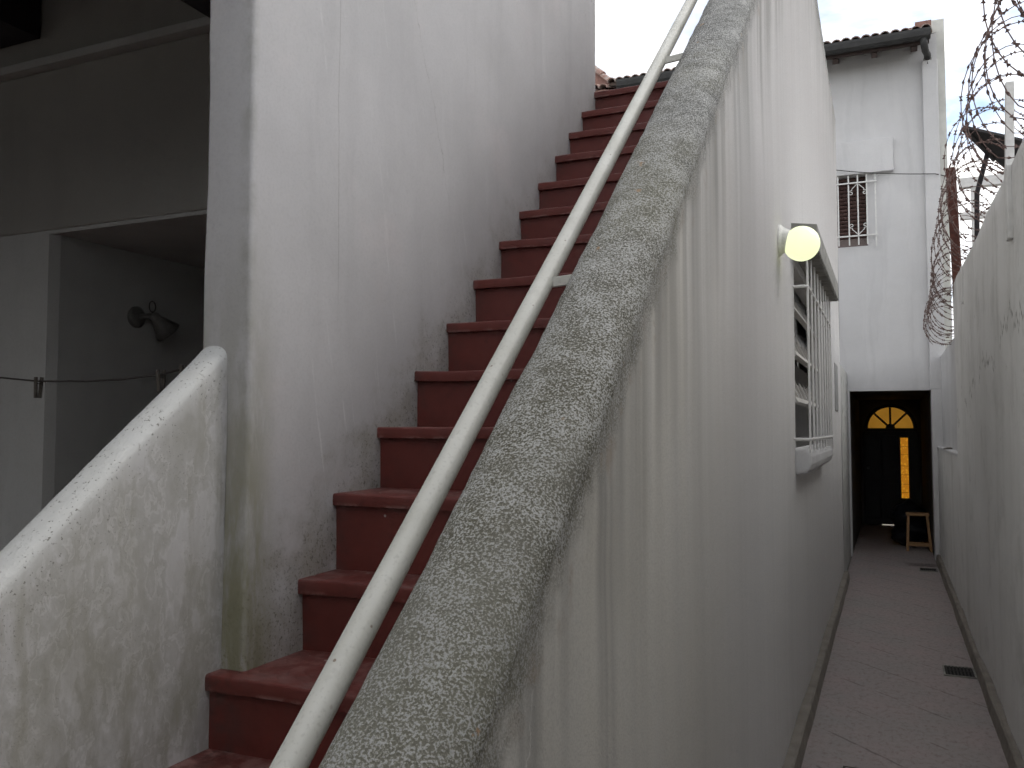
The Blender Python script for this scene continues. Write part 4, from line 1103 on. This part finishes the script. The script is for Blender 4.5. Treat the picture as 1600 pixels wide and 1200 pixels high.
# ------------------------------------------------------------------ porch on the left
YP, XN = 2.95, -3.79
def porch():
    root = thing('porch', 'dim white porch recess behind the stair with a deep doorway', 'porch', (-4.0, 2.95, 0))
    ch = 0.045
    # wall facing the patio with chamfered corner, then running back
    poly = [(-8.5, YP), (XN-ch*0.6, YP), (XN, YP+ch), (XN, 8.0), (XN-0.25, 8.0), (XN-0.25, YP+0.3), (-8.5, YP+0.3)]
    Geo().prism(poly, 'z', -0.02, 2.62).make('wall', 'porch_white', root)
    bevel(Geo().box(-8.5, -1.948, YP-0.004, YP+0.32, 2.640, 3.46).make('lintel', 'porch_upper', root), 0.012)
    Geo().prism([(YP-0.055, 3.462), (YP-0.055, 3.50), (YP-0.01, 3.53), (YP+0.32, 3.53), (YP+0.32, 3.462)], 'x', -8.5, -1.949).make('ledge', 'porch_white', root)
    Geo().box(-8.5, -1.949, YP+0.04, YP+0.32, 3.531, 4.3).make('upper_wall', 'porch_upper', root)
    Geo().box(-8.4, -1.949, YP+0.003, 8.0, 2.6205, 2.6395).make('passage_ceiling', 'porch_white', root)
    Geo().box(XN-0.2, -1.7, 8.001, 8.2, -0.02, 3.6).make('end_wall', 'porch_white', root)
    Geo().box(XN+1.80, XN+1.95, 5.45, 8.0, -0.02, 2.70).make('side_wall', 'porch_white', root)
porch()
def porch_roof():
    root = thing('porch_roof', 'dark timber porch roof over the patio at the left', 'roof', (-5.0, 0.5, 3.9))
    Geo().box(-6.9, -2.05, -2.39, YP+0.035, 3.95, 4.05).make('ceiling', 'porch_ceiling', root)
    Geo().box(-2.048, -1.96, -2.39, YP+0.03, 3.02, 4.10).make('deep_shading_beam', 'timber', root)  # unseen edge beam, made deep to keep skylight off the porch
    Geo().box(-4.60, -3.965, 2.42, YP+0.03, 3.66, 3.949).make('beam', 'timber', root)
    for x in (-5.3,):
        Geo().box(x-0.09, x+0.09, -2.38, 2.10, 3.66, 3.948).make('beam', 'timber', root)
    Geo().box(-3.96, -2.06, 2.45, 2.55, 3.86, 3.947).make('beam', 'timber', root)
    Geo().box(-7.0, -6.902, -2.39, YP+0.035, 3.05, 4.08).make('added_shading_fascia', 'timber', root)  # unseen drop at the roof edge, added to block sky from the lintel
    Geo().box(-5.42, -5.18, 2.25, 2.49, -0.01, 3.655).make('column', 'porch_white', root)
porch_roof()

# wall spot lamp in the porch doorway
def spot():
    root = thing('spot_lamp', 'grey wall spotlight with conical shade and loop on the porch doorway wall', 'wall lamp', (XN, 3.49, 2.25))
    b = Vector((XN, 3.475, 2.265))
    Geo().lathe([(0.060, -0.004), (0.060, 0.008), (0.048, 0.018), (0.02, 0.026)], b, (1, 0, 0), 24).make('wall_plate', 'lamp_metal', root, smooth=False)
    k = b + Vector((0.08, 0.045, 0.010))
    Geo().tube([b + Vector((0.01, 0, 0)), b + Vector((0.06, 0.02, 0.005)), k], 0.013, 10).make('arm', 'lamp_metal', root, smooth=True)
    d = Vector((0.15, 0.62, -0.60)).normalized()
    Geo().lathe([(0.018, -0.02), (0.027, -0.010), (0.029, 0.022), (0.040, 0.040), (0.074, 0.115), (0.069, 0.115), (0.035, 0.042)], k + d*0.01, d, 24).make('shade', 'lamp_metal', root, smooth=True)
    c = k + Vector((0, -0.008, 0.048))
    Geo().tube([c + Vector((0, 0.022*math.cos(a), 0.030*math.sin(a))) for a in [2*math.pi*q/20 for q in range(20)]], 0.0035, 6, closed=True).make('loop', 'line', root)
spot()

# clothes line and pegs
def catn(x):
    t = (x + 5.2)/3.26
    return 2.02 - 0.06*t - 0.26*math.sin(math.pi*t)*0.62
pts = []
knots = [(-5.18, 1.98), (-4.2, 1.915), (-3.375, 1.862), (-3.144, 1.842), (-2.9, 1.836), (-2.70, 1.838), (-2.49, 1.851), (-2.365, 1.873), (-2.15, 1.902), (-1.945, 1.935)]
for (xa, za), (xb, zb) in zip(knots[:-1], knots[1:]):
    for k in range(4): pts.append((xa+(xb-xa)*k/4, 2.4, za+(zb-za)*k/4))
pts.append((-1.945, 2.4, 1.935))
tag(Geo().tube(pts, 0.0042, 6).make('clothes_line', 'line', base=(-1.945, 2.4, 1.93)), 'dark sagging clothes line strung across the porch', 'clothes line')
def peg(x, z, h, tilt, label):
    root = thing('clothes_peg', label, 'clothes peg', (x, 2.4, z-h*0.6))
    for s in (-1, 1):
        g = Geo(); g.obox((x + s*0.004, 2.4 + s*0.008, z - h*0.30), 0.014, 0.009, h, Matrix.Rotation(R(tilt) + s*R(4), 3, 'Y'))
        bevel(g.make('prong', 'peg', root), 0.0015)
    Geo().tube([(x-0.010, 2.4-0.006, z-h*0.12), (x+0.010, 2.4-0.006, z-h*0.12), (x+0.010, 2.4+0.006, z-h*0.12)], 0.0022, 5).make('spring', 'iron', root)
peg(-3.144, 1.842, 0.085, 3, 'dark wooden clothes peg hanging before the lit porch wall edge')
peg(-2.485, 1.853, 0.085, -2, 'dark wooden clothes peg hanging before the shaded doorway')
peg(-2.375, 1.870, 0.07, 8, 'small clothes peg half hidden by the crest of the stair parapet')

# ------------------------------------------------------------------ the house the photographer stands before (behind the camera)
def rear_house():
    root = thing('rear_house', 'grey two storey house standing behind the viewer across the patio', 'house', (-3.0, -2.4, 0))
    g = grid_wall([-7.0, -0.9], [-0.02, 3.6], [(-3.2, -2.0, 0.9, 2.1)], -2.4, -2.6)
    g.make('wall', 'grey_house', root)
    Geo().box(-3.2, -2.0, -2.56, -2.54, 0.9, 2.1).make('window', 'frosted', root)
    Geo().box(-1.10, -0.90, -9.0, -2.601, -0.02, 3.6).make('side_wall', 'grey_house', root)
rear_house()
def neighbour():  # house added out of view to darken the stair and nearby walls
    root = thing('added_light_blocking_house', 'unseen grey rendered house added beyond the boundary wall to cut skylight', 'house', (4.0, 0.0, 0))
    g = grid_wall([-6.0, 1.2], [-0.02, 3.4], [(-0.5, 0.6, 1.1, 2.1)], 1.0, 1.2, swap=True)
    g.make('wall', 'grey_house', root)
    Geo().box(1.15, 1.19, -0.5, 0.6, 1.1, 2.1).make('window', 'frosted', root)
    Geo().box(1.21, 7.0, -6.0, 1.2, -0.02, 3.3).make('house_body', 'grey_house', root)
neighbour()
